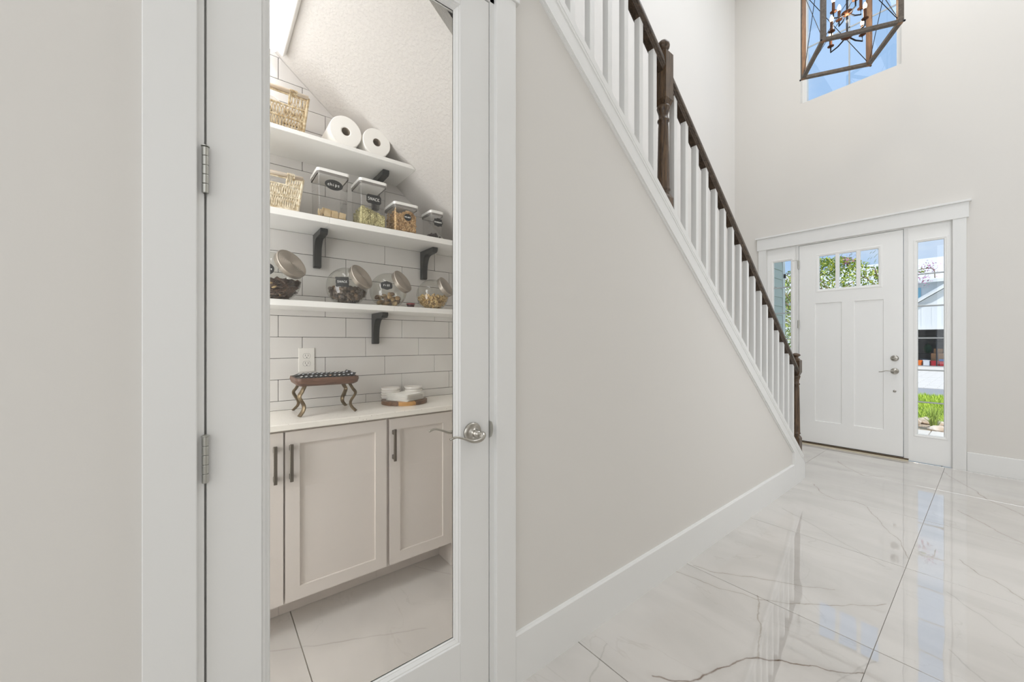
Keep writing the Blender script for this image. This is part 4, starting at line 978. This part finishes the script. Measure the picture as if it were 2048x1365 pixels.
# ------------------------------------------------------------------ wall outlet
ou = thing('wall_outlet', 'white double outlet on the tiled wall above the tray', 'outlet', (XT, .410, 1.158))
obj('cover_plate', B(0.0005, -.0375, -.062, .006, .0375, .062, bev=.002, seg=2), outw, ou)
for dz in (.020, -.020):
    bm = bmesh.new(); pts = [(math.copysign(min(abs(.017*math.cos(t)), .0172), math.cos(t)), max(-.0125, min(.0125, .0165*math.sin(t)))) for t in [k*2*PI/28 for k in range(28)]]
    prism_x(bm, [(p[0], p[1]+dz) for p in pts], .0058, .0078); rc = obj('receptacle', bm, outw, ou)
    obj('slot', BB([(.0079, -.0075, dz-.001, .0084, -.0058, dz+.008), (.0079, .0058, dz-.001, .0084, .0075, dz+.007), (.0079, -.0022, dz-.0095, .0084, .0022, dz-.0055)]), slot, rc)
    bm = bmesh.new(); frame = [(p[0]*1.06, p[1]*1.07+dz) for p in pts]; prism_x(bm, frame, .0055, .0064); obj('receptacle_ring', bm, rubber, rc)

# ------------------------------------------------------------------ pantry light
SL = math.atan(.82)
pl = thing('pantry_light', 'lit rectangular white light fixture on the sloped pantry ceiling', 'light', (-.66, .190, soz(.190)-.002)); pl.rotation_euler.x = -SL
obj('housing', B(-.418, -.155, -.026, .410, .155, -.001, bev=.003), plw, pl)
obj('diffuser', B(-.414, -.150, -.052, .406, .126, -.0265, bev=.006), lens, pl)

# ------------------------------------------------------------------ stair railing
XB = -.033
rl = thing('stair_railing', 'dark wood handrail with white balusters and turned newels along the stairs', 'railing', (0, 0, 0))
def rbz(y): return 2.733-.776*(y-1.912)
bm0 = [(-.0155, 0), (-.0165, .010), (-.021, .013), (-.022, .019), (-.029, .024), (-.030, .032), (-.028, .036), (-.0285, .040), (-.0275, .056), (-.021, .070), (-.010, .0765), (0, .078)]
prof = bm0+[(-x, z) for x, z in bm0[::-1][1:]]
def railseg(y0, y1):
    bm = bmesh.new(); a = [bm.verts.new((XB+x, y0, rbz(y0)+z)) for x, z in prof]; b_ = [bm.verts.new((XB+x, y1, rbz(y1)+z)) for x, z in prof]; n = len(prof)
    bm.faces.new(a); bm.faces.new(b_[::-1])
    for i in range(n): bm.faces.new([a[i], b_[i], b_[(i+1) % n], a[(i+1) % n]])
    return obj('handrail', bm, railwood, rl)
railseg(.34, 1.932); railseg(2.000, 4.198)
bw = .0157
def bal(y):
    bm = bmesh.new(); y0, y1 = -bw, bw; dzb = .767; 
    zb0, zt0 = topz(y)-.03-topz(y), rbz(y)+.008-topz(y)
    vs = [bm.verts.new(p) for p in ((-bw, y0, zb0), (bw, y0, zb0), (bw, y1, zb0-.024), (-bw, y1, zb0-.024), (-bw, y0, zt0+.0122), (bw, y0, zt0+.0122), (bw, y1, zt0-.0122), (-bw, y1, zt0-.0122))]
    for f in ((0,3,2,1),(4,5,6,7),(0,1,5,4),(1,2,6,5),(2,3,7,6),(3,0,4,7)): bm.faces.new([vs[i] for i in f])
    bmesh.ops.bevel(bm, geom=[e for e in bm.edges if abs(e.verts[0].co.z-e.verts[1].co.z) > .2], offset=.0014, segments=1, affect='EDGES')
    return obj('baluster', bm, white, rl)
ys = [1.8658-bw-.127*k for k in range(0, 12)]+[2.0758-bw+.127*k for k in range(0, 17)]
b0 = bal(ys[0]); b0.location = (XB, ys[0], topz(ys[0]))
for y in ys[1:]:
    c_ = dup(b0, (XB, y, topz(y)))
def newel(y, zt, zb_, blk_top, blk_bot, base_top, label, mush=False):
    nw = obj('newel_post', bmesh.new(), darkwood, rl); bm = bmesh.new(); h = .0375; X = XB-.005
    def sq(z0, z1, ch0=.012, ch1=.008):
        r = []
        for z, hh in ((z0, h-.012), (z0+ch0, h), (z1-ch1, h), (z1, h-.010)):
            r.append([bm.verts.new((X+sx*hh, y+sy*hh, z)) for sx, sy in ((1, 1), (-1, 1), (-1, -1), (1, -1))])
        bm.faces.new(r[0][::-1]); bm.faces.new(r[-1])
        for a, b_ in zip(r, r[1:]):
            for i in range(4): bm.faces.new([a[i], a[(i+1) % 4], b_[(i+1) % 4], b_[i]])
    sq(blk_bot, blk_top, .03, .008); sq(zb_, base_top, .002, .022)
    M = Matrix.Translation((X, y, 0))
    hh = blk_bot-base_top
    p = [(0, base_top-.004), (.030, base_top-.004), (.031, base_top+.006), (.026, base_top+.012), (.036, base_top+.018), (.036, base_top+.026), (.033, base_top+.032), (.0325, base_top+.04),
         (.027, blk_bot-.115), (.0245, blk_bot-.088), (.030, blk_bot-.084), (.0315, blk_bot-.078), (.030, blk_bot-.072), (.0245, blk_bot-.068), (.025, blk_bot-.045), (.032, blk_bot-.020), (.035, blk_bot-.010), (.033, blk_bot+.001), (0, blk_bot+.004)]
    lathe(bm, p, 28, M)
    t = blk_top
    if mush: q = [(0, t-.002), (.026, t-.002), (.030, t+.002), (.030, t+.008), (.020, t+.013), (.018, t+.022), (.024, t+.029), (.035, t+.036), (.036, t+.041), (.028, t+.051), (.012, t+.058), (0, t+.060)]
    else: q = [(0, t-.002), (.026, t-.002), (.028, t+.003), (.026, t+.009), (.018, t+.014), (.022, t+.018), (.031, t+.028), (.034, t+.042), (.031, t+.056), (.022, t+.067), (.010, t+.073), (0, t+.074)]
    lathe(bm, q, 28, M)
    me = nw.data; bmesh.ops.recalc_face_normals(bm, faces=bm.faces[:]); bm.to_mesh(me); bm.free()
    for pg in me.polygons: pg.use_smooth = len(pg.vertices) == 4 and pg.area < .0006
    return nw
newel(1.966, 0, topz(1.966)-.06, 2.835, 2.545, 2.062, 'upper')
newel(4.232, 0, 0.195, 1.092, .945, .395, 'lower', True)

# ------------------------------------------------------------------ lantern chandelier
CH = Vector((.222, 4.780, 4.0)); ang = math.atan2(4.682-4.414, .581-.113)
ch = thing('lantern_chandelier', 'open wooden cage lantern with candle lights hanging before the upper window', 'chandelier', tuple(CH)); ch.rotation_euler.z = ang
s_ = .270; HT = .92; q = .019
for sx, sy in ((1, 1), (-1, 1), (-1, -1), (1, -1)):
    po = obj('post', B(sx*s_-q, sy*s_-q, 0, sx*s_+q, sy*s_+q, HT, bev=.002), [lampwood, lampgrey], ch)
    for pg in po.data.polygons: pg.material_index = 1 if (pg.normal.x*sx > .3 or pg.normal.y*sy > .3) else 0
for z_ in (.0, HT-.03):
    for i in range(4):
        a = (s_ if i % 2 == 0 else 0); sg = 1 if i < 2 else -1
        if i % 2 == 0: bm = B(-s_+q, sg*s_-q*.9, z_, s_-q, sg*s_+q*.9, z_+.03, bev=.002)
        else: bm = B(sg*s_-q*.9, -s_+q, z_, sg*s_+q*.9, s_-q, z_+.03, bev=.002)
        obj('rail', bm, lampgrey, ch)
for sx, sy in ((1, 1), (-1, 1), (-1, -1), (1, -1)):
    bm = bmesh.new(); ellipsoid(bm, (sx*(s_+.02), sy*(s_+.02), .006), (.009, .009, .009)); obj('corner_stud', bm, irons, ch, True)
for i in range(4):
    R_ = Matrix.Rotation(i*PI/2, 4, 'Z')
    for sg in (1, -1):
        bm = bmesh.new(); tube(bm, [R_ @ Vector((-s_*sg+.0*sg, -s_, .02)), R_ @ Vector((s_*sg, -s_, HT-.02))], .003, 6); obj('cross_rod', bm, irons, ch)
bm = bmesh.new(); tube(bm, [(0, 0, .17), (0, 0, HT)], .008, 10); obj('stem', bm, irons, ch)
bm = bmesh.new(); lathe(bm, [(0, .135), (.012, .14), (.045, .165), (.050, .178), (.028, .190), (.010, .20), (0, .20)], 24); obj('hub', bm, rust, ch, True)
bm = bmesh.new(); lathe(bm, [(0, .36), (.010, .365), (.040, .385), (.044, .398), (.020, .41), (0, .412)], 24); obj('hub', bm, rust, ch, True)
for tier, (n, R0, z0, ph) in enumerate(((4, .165, .17, .5), (4, .115, .39, .2))):
    for k in range(n):
        a = ph+k*2*PI/n; d = Vector((math.cos(a), math.sin(a), 0)); bm = bmesh.new()
        tube(bm, [Vector((0, 0, z0)), d*R0*.55+Vector((0, 0, z0-.03)), d*R0+Vector((0, 0, z0-.03)), d*R0+Vector((0, 0, z0+.02))], .0065, 8); ar = obj('arm', bm, irons, ch)
        bm = bmesh.new(); M = Matrix.Translation(d*R0+Vector((0, 0, z0+.02))); lathe(bm, [(0, 0), (.008, 0), (.026, .008), (.027, .012), (.012, .012), (.0115, .10), (0, .10)], 16, M); obj('candle_sleeve', bm, rust, ar)
        bm = bmesh.new(); lathe(bm, [(0, .10), (.008, .102), (.015, .12), (.014, .135), (.006, .157), (0, .165)], 14, M); obj('bulb', bm, bulbm, ar, True)
bm = bmesh.new(); tube(bm, [(0, 0, HT), (0, 0, ZC-4.0-.03)], .005, 8); obj('chain', bm, irons, ch)
bm = bmesh.new(); lathe(bm, [(0, ZC-4.0-.001), (.06, ZC-4.0-.001), (.055, ZC-4.0-.02), (.01, ZC-4.0-.035), (0, ZC-4.0-.035)], 24); obj('canopy', bm, irons, ch)
light('chandelier_glow', 'POINT', (CH.x, CH.y, CH.z+.33), 4, None, color=(1, .86, .66)).data.shadow_soft_size = .05
# ------------------------------------------------------------------ outside
siding = principled('teal_grey_siding', (194, 200, 192), .6); hsid = principled('white_house_siding', (226, 228, 230), .6)
roofm = principled('pale_roof', (214, 216, 220), .5); pav = principled('pale_pavers', (214, 208, 200), .8); roadm = principled('road_grey', (150, 150, 152), .9)
lawnm = principled('lawn_soil', (130, 152, 54), .95); grassm = principled('grass_blade', (160, 190, 60), .7); two_tone(grassm, (140, 172, 40), (204, 222, 84), 3, 4, kind='World')
leafm = principled('tree_leaf', (112, 146, 50), .6); two_tone(leafm, (84, 116, 34), (186, 204, 92), 7, 4, kind='World', lo=.4, hi=.6)
leafm.node_tree.nodes['Principled BSDF'].inputs['Transmission Weight'].default_value = .0
leafy = principled('yellow_leaf', (190, 190, 80), .6)
flow = principled('pink_blossom', (206, 120, 176), .7); barkm = principled('smooth_bark', (150, 128, 104), .8)
rockm = principled('pale_rock', (222, 204, 186), .85); two_tone(rockm, (196, 172, 148), (236, 226, 214), 5, 4, kind='World')
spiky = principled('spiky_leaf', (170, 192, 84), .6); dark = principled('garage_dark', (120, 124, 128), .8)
blue = principled('shutter_blue', (130, 190, 214), .6)
def paver_rows(bm, x0, x1, y0, y1, z, sx, sy, g=.012):
    y = y0; k = 0
    while y < y1-.01:
        x = x0-(sx/2 if k % 2 else 0)
        while x < x1:
            a, b_ = max(x, x0), min(x+sx, x1)
            if b_-a > .03: box(bm, a+g/2, y+g/2, z-.04, b_-g/2, min(y+sy, y1)-g/2, z+random.uniform(0, .004))
            x += sx
        y += sy; k += 1
gd = struct('ground_soil', B(-30, 5.94, -.60, 14, 60, -.345), lawnm)
struct('lawn_soil', B(-12, 9.82, -.344, 8, 15.7, -.24), lawnm)
pw = struct('porch_path', B(-1.19, 5.94, -.34, 3.2, 8.64, -.115), fgrout)
first_p = None
for j in range(6):
    for i in range(9):
        x = -1.18+i*.48-(.24 if j % 2 else 0); y = 5.96+j*.445
        a, b_ = max(x, -1.18), min(x+.48, 3.19)
        if b_-a > .05: obj('paving_stone', B(a+.006, y+.006, -.16, b_-.006, y+.439, -.10+random.uniform(0, .003), bev=.004), pav, pw)
struct('road', B(-30, 15.75, -.34, 14, 19.0, -.31), roadm)
dw = struct('driveway', B(-9, 19.02, -.34, 6, 36, -.315), fgrout)
bm = bmesh.new(); paver_rows(bm, -7, 3, 19.03, 36, -.30, .60, .30); p_ = obj('driveway_pavers', bm, pav, dw); p_['kind'] = 'stuff'
# lawn
bm = bmesh.new()
def blade(bm, x, y, z, h, w, lean):
    a = random.uniform(0, 2*PI); dx, dy = math.cos(a), math.sin(a); l = random.uniform(0, lean)
    v = [bm.verts.new((x-dy*w, y+dx*w, z)), bm.verts.new((x+dy*w, y-dx*w, z)), bm.verts.new((x+dx*l, y+dy*l, z+h))]; bm.faces.new(v)
for i in range(26000):
    y = 9.85+5.8*random.random()**1.2; x = random.uniform(-4.2, 2.4) if random.random() < .8 else random.uniform(-9, 5)
    blade(bm, x, y, -.245, random.uniform(.07, .13), .012, .07)
tag(obj('lawn_grass', bm, grassm), 'bright green lawn grass beyond the pale rocks outside', 'grass', kind='stuff')
# rocks
def rock(x, y, s, label):
    bm = bmesh.new(); bmesh.ops.create_icosphere(bm, subdivisions=2, radius=1)
    sd = random.uniform(0, 50)
    from mathutils import noise
    for v in bm.verts:
        k = 1+.28*noise.noise(v.co*1.3+Vector((sd, 0, 0))); v.co = Vector((v.co.x*s*k*1.2, v.co.y*s*k, v.co.z*s*k*.62))
    o = obj('landscape_rock', bm, rockm, None, False, loc=(x, y, -.148+s*.55)); o.rotation_euler.z = random.uniform(0, 6)
    tag(o, label, 'rock', 'pale landscape rocks between path and lawn')
struct('rock_bed', B(-1.25, 8.66, -.345, 2.2, 9.81, -.15), principled('bed_soil', (176, 160, 140), .95))
rown = ['nearest the path', 'second from the path', 'second from the lawn', 'nearest the lawn']
coln = ['first', 'second', 'third', 'fourth', 'fifth', 'sixth', 'seventh', 'eighth', 'ninth', 'tenth']
for j in range(4):
    for i in range(10):
        x = -1.0+i*.31+random.uniform(-.02, .02)+(.15 if j % 2 else 0); y = 8.80+j*.272+random.uniform(-.012, .012)
        if (x-.50)**2+(y-9.05)**2 < .03: continue
        rock(x, y, random.uniform(.098, .112), f'pale rounded rock, {coln[i]} from the left in the row {rown[j]}')
# spiky plant
for (x, y, lb) in ((.50, 9.05, 'spiky green grass clump growing among the pale rocks, seen through the right sidelight'),):
    bm = bmesh.new()
    for i in range(130):
        a = random.uniform(0, 2*PI); r = random.uniform(.05, .24); h = random.uniform(.16, .38); d = Vector((math.cos(a), math.sin(a), 0)); sd = Vector((-d.y, d.x, 0))*.007
        p = [Vector((0, 0, 0))+d*.02, d*r*.35+Vector((0, 0, h*.7)), d*r*.8+Vector((0, 0, h)), d*r*1.2+Vector((0, 0, h*.82))]
        vs = [(bm.verts.new(q-sd*(1-k*.3)), bm.verts.new(q+sd*(1-k*.3))) for k, q in enumerate(p)]
        for (a0, a1), (b0_, b1_) in zip(vs, vs[1:]): bm.faces.new([a0, a1, b1_, b0_])
    tag(obj('spiky_plant', bm, spiky, None, loc=(x, y, -.149)), lb, 'plant')
# crape myrtle tree
tr = thing('flowering_tree', 'small leafy tree with pink blossoms seen through the door lites', 'tree', (-1.05, 10.5, -.24))
bm = bmesh.new(); tips = []
for k in range(7):
    a = k*2*PI/7+.3; d = Vector((math.cos(a), math.sin(a)*.8, 0))
    p = [Vector((d.x*.05, d.y*.05, 0)), d*.18+Vector((0, 0, .8)), d*.5+Vector((0, 0, 1.7)), d*1.0+Vector((0, 0, 2.6))]
    tube(bm, spline(p, 4), .03, 7, rads=[.038-.0022*i for i in range(13)])
    for q in range(5):
        t = p[2].lerp(p[3], random.random()); e = t+Vector((random.uniform(-.6, .6), random.uniform(-.5, .5), random.uniform(.1, .7))); tube(bm, [t, (t+e)/2+Vector((0, 0, .05)), e], .009, 5); tips.append(e)
tube(bm, spline([(.25, -.1, 1.5), (.7, -.3, 2.4), (1.1, -.42, 2.72), (1.45, -.5, 2.80), (1.5, -.5, 2.62)], 5), .007, 5)
obj('trunk', bm, barkm, tr, True)
def leaf(bm, c, s, R_, mi=0):
    pts = [(-s, 0, 0), (-s*.3, s*.42, s*.08), (s*.5, s*.34, s*.06), (s, 0, 0), (s*.5, -s*.34, s*.06), (-s*.3, -s*.42, s*.08)]
    vs = [bm.verts.new(Vector(c)+R_ @ Vector(p)) for p in pts]; bm.faces.new(vs).material_index = mi
bm = bmesh.new(); bmf = bmesh.new(); fl_c = [(-.24, -.9, 2.93), (1.44, -.5, 2.80), (1.36, -.5, 2.60), (.85, -.3, 2.75), (1.1, -.4, 2.45), (-.8, -.3, 2.9), (-1.75, -.2, 2.9), (.35, -.6, 3.1)]
for i in range(17000):
    a = random.uniform(0, 2*PI); r = math.sqrt(random.random()); zz = random.uniform(.55, 3.28)
    R_ = (1.55 if zz < 2.6 else 1.55*max(.15, 1-(zz-2.6)/.9)); x, y = math.cos(a)*r*R_-.12, math.sin(a)*r*R_*.75
    if x > .80: continue
    leaf(bm, (x, y, zz), random.uniform(.020, .036), rrot(), mi=(1 if random.random() < .35 else 0))
for k in range(22):    # sprays reaching up
    bx_, by_ = random.uniform(-1.3, .9), random.uniform(-.6, .4); dx = random.uniform(-.25, .25)
    for q in range(14): leaf(bm, (bx_+dx*q/14, by_, 2.75+q*.055), .042-.001*q, Matrix.Rotation((-1)**q*.9, 3, 'Y') @ Matrix.Rotation(random.uniform(-.4, .4), 3, 'Z'))
for q in range(70): t = random.random(); leaf(bm, (.70+t*.72+random.gauss(0, .03), -.35-.15*t, 2.62+.16*t+random.gauss(0, .04)), .034, rrot(), mi=q % 2)
o = obj('foliage', bm, [leafm, leafy], tr); o['kind'] = 'stuff'
for c in fl_c:
    for q in range(90): leaf(bmf, (c[0]+random.gauss(0, .055), c[1]+random.gauss(0, .05), c[2]+random.gauss(0, .06)), .015, rrot())
o = obj('blossoms', bmf, flow, tr); o['kind'] = 'stuff'
# own house: projecting wall with lap siding left of the porch
sw = struct('wall_exterior', B(-1.36, 5.94, -.34, -1.215, 7.86, 5.4), siding)
for k in range(36):
    z = -.30+k*.155; bm = bmesh.new(); a = [(-1.217, z), (-1.198, z), (-1.206, z+.153), (-1.217, z+.153)]
    prism_y(bm, a, 5.945, 7.85); obj('siding_board', bm, siding, sw)
struct('trim_10', B(-1.36, 7.86, -.34, -1.195, 7.97, 5.4), white)
lm = tag(obj('outdoor_box', BB([(-1.194, 7.885, 2.37, -1.165, 7.925, 2.44)], bev=.004), blackm), 'small dark box on the white corner trim outside the left sidelight', 'fixture')
# house across the street
hs = thing('neighbour_house', 'white house with pale roof and open garage across the street', 'house', (0, 38, -.30))
HX0, HX1 = -11.0, 7.0
def hb(name, *a, mat=hsid, par=hs, bev=0):
    bm = B(*a, bev=bev); bmesh.ops.translate(bm, verts=bm.verts[:], vec=(0, -38, .30)); return obj(name, bm, mat, par)
hb('main_wall', HX0, 38, 2.75, HX1, 44, 5.3); hb('main_wall', HX0, 38, -.3, -3.1, 44, 2.75); hb('main_wall', 3.6, 38, -.3, HX1, 44, 2.75)
k = 0; z = 2.2
bm = bmesh.new()
while z < 5.25: prism_x(bm, [(-.002, z+.30), (-.03, z+.30), (-.012, z+.49), (-.002, z+.49)], HX0, HX1); z += .19
o = obj('lap_siding', bm, hsid, hs); o['kind'] = 'stuff'
bm = bmesh.new(); prism_x(bm, [(-.6, 5.55), (-.6, 5.70), (4.2, 7.85), (9, 5.7), (9, 5.55)], HX0-.5, HX1+.5); obj('main_roof', bm, roofm, hs)
hb('fascia', HX0-.5, 37.36, 5.22, HX1+.5, 37.42, 5.42, mat=white)
GY = 36.0
hb('garage_wall', -3.0, GY, -.3, -2.55, GY+.2, 3.1); hb('garage_wall', 3.0, GY, -.3, 3.5, GY+.2, 3.1); hb('garage_header', -2.55, GY, 2.26, 3.0, GY+.2, 3.62)
bm = bmesh.new(); pts = [(-3.0, 3.02), (.25, 5.42), (3.5, 3.02)]; prism_y(bm, [(x, zz+.30) for x, zz in pts], -2+.02, -1.8); obj('gable_wall', bm, hsid, hs)
bm = bmesh.new()
for i in range(14): x = -2.75+i*.46; box(bm, x, -2.012, 2.62, x+.05, -1.99, 3.78)
o = obj('battens', bm, hsid, hs); o['kind'] = 'stuff'
hb('trim_board', -3.0, GY-.04, 3.60, 3.5, GY+.01, 3.72, mat=white); hb('trim_board', -2.6, GY-.05, 2.06, 3.05, GY+.01, 2.26, mat=white)
for sg in (0, 1):
    bm = bmesh.new(); A = (-3.4, 2.80) if not sg else (3.9, 2.80); Bp = (.25, 5.50)
    prism_y(bm, [(A[0], A[1]+.30), (Bp[0], Bp[1]+.30), (Bp[0], Bp[1]+.48), (A[0], A[1]+.48)], -2.3, 0); obj('garage_roof', bm, roofm, hs)
    bm = bmesh.new(); prism_y(bm, [(A[0], A[1]+.22), (Bp[0], Bp[1]+.22), (Bp[0], Bp[1]+.36), (A[0], A[1]+.36)], -2.36, -2.3); obj('rake_board', bm, white, hs)
hb('shutter', -2.55, 37.9, 3.9, -2.0, 37.97, 4.95, mat=blue); hb('window', -3.9, 37.94, 3.9, -2.6, 37.99, 4.95, mat=dark)
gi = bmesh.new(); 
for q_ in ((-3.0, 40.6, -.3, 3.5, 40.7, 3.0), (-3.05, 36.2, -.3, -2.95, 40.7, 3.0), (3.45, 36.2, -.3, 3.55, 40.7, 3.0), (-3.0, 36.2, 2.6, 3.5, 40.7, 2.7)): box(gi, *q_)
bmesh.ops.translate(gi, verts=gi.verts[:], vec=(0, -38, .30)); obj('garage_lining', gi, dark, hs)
hb('garage_slab', -3.0, 35.95, -.32, 3.5, 40.6, -.27, mat=roadm)
GZ = -.27
def gthing(name, mat, label, cat, bm, loc): return tag(obj(name, bm, mat, None, False, loc=loc), label, cat)
greenm = principled('green_canvas', (44, 96, 74), .7); cardb = principled('cardboard', (186, 140, 100), .8); orng = principled('orange_plastic', (240, 120, 30), .5); redm = principled('red_plastic', (176, 30, 44), .5); bluem = principled('blue_plastic', (40, 84, 140), .5); whitep = principled('white_carton', (226, 228, 232), .6); tub = principled('grey_tub_plastic', (120, 134, 150), .5); blk = principled('black_shelf_metal', (38, 42, 48), .5)
XO = Y_OFF = 0
for nm, x0, x1, y, z1, mt, lb, ct in (
  ('storage_box', -1.80, -1.50, 36.9, .06, whitep, 'white box on the garage floor, between the orange bucket and the red bins', 'box'),
  ('storage_bin', -1.47, -1.10, 36.9, .03, redm, 'dark red storage bin on the garage floor, right of the white box', 'bin'),
  ('storage_bin', -1.08, -.55, 36.85, .00, redm, 'long red storage bin under the blue lid at the right of the garage view', 'bin'),
  ('cardboard_box', -1.50, -1.22, 37.6, .52, cardb, 'brown cardboard box at the left of the garage pile', 'box'),
  ('cardboard_box', -1.18, -.92, 37.6, .52, cardb, 'brown cardboard box in the middle of the garage pile', 'box'),
  ('cardboard_box', -.90, -.62, 37.6, .46, cardb, 'brown cardboard box at the right end of the garage pile', 'box'),
  ('cardboard_box', -1.40, -1.00, 38.02, .82, cardb, 'taller brown cardboard box behind the garage pile', 'box')):
    bm = bmesh.new(); w_, h_ = (x1-x0)/2, z1-GZ; box(bm, -w_, -.2, 0, w_, .2, h_, bev=.012)
    if nm != 'cardboard_box': box(bm, -w_-.015, -.21, h_-.03, w_+.015, .21, h_+.02, bev=.008)
    else: box(bm, -w_*.95, -.012, h_+.001, w_*.95, .012, h_+.008)
    gthing(nm, mt, lb, ct, bm, ((x0+x1)/2, y, GZ+.001))
bm = bmesh.new(); box(bm, -.30, -.21, 0, .30, .21, .12, bev=.02); gthing('blue_lid', bluem, 'blue lid lying over the long red bin in the garage', 'lid', bm, (-.80, 36.86, .032))
bm = bmesh.new(); lathe(bm, [(0, 0), (.13, 0), (.16, .30), (.165, .30), (.165, .33), (0, .34)], 18); gthing('bucket', orng, 'orange bucket at the left side of the garage floor', 'bucket', bm, (-1.99, 36.9, GZ+.001))
bm = bmesh.new(); lathe(bm, [(0, 0), (.16, 0), (.22, .40), (.235, .41), (0, .42)], 18); gthing('tub', tub, 'blue-grey tub standing behind the white box in the garage', 'tub', bm, (-1.80, 37.6, GZ+.001))
bm = bmesh.new(); ellipsoid(bm, (0, 0, .30), (.21, .16, .32), None, 12, 10); tube(bm, [(-.07, 0, .60), (0, 0, .70), (.07, 0, .60)], .015, 6); gthing('garden_bag', greenm, 'dark green bag standing on the shelf of the garage rack', 'bag', bm, (-1.75, 38.9, .499))
bm = bmesh.new(); tube(bm, [(.10*math.cos(t), 0, .17+.15*math.sin(t)) for t in [k*PI/8 for k in range(17)]], .028, 8, cap=False); gthing('cable_coil', orng, 'orange cable coil standing on the cardboard boxes', 'coil', bm, (-.76, 37.6, .498))
sr = thing('storage_rack', 'black metal storage rack at the back of the garage', 'rack', (-1.5, 38.9, GZ))
for sx in (-.9, .9):
    for sy in (-.22, .22): obj('upright', B(sx-.025, sy-.025, 0.001, sx+.025, sy+.025, 2.2), blk, sr)
for z in (.15, .73, 1.55, 1.95): obj('shelf', B(-.9, -.24, z, .9, .24, z+.035), blk, sr)
bm = bmesh.new(); tube(bm, [(0, 0, 0), (0, 0, 2.72)], .035, 8); box(bm, -.45, -.03, 2.50, .45, .03, 2.56); gthing('support_post', blk, 'dark vertical post with a crossbar in the middle of the garage', 'post', bm, (-1.18, 36.45, GZ+.001))
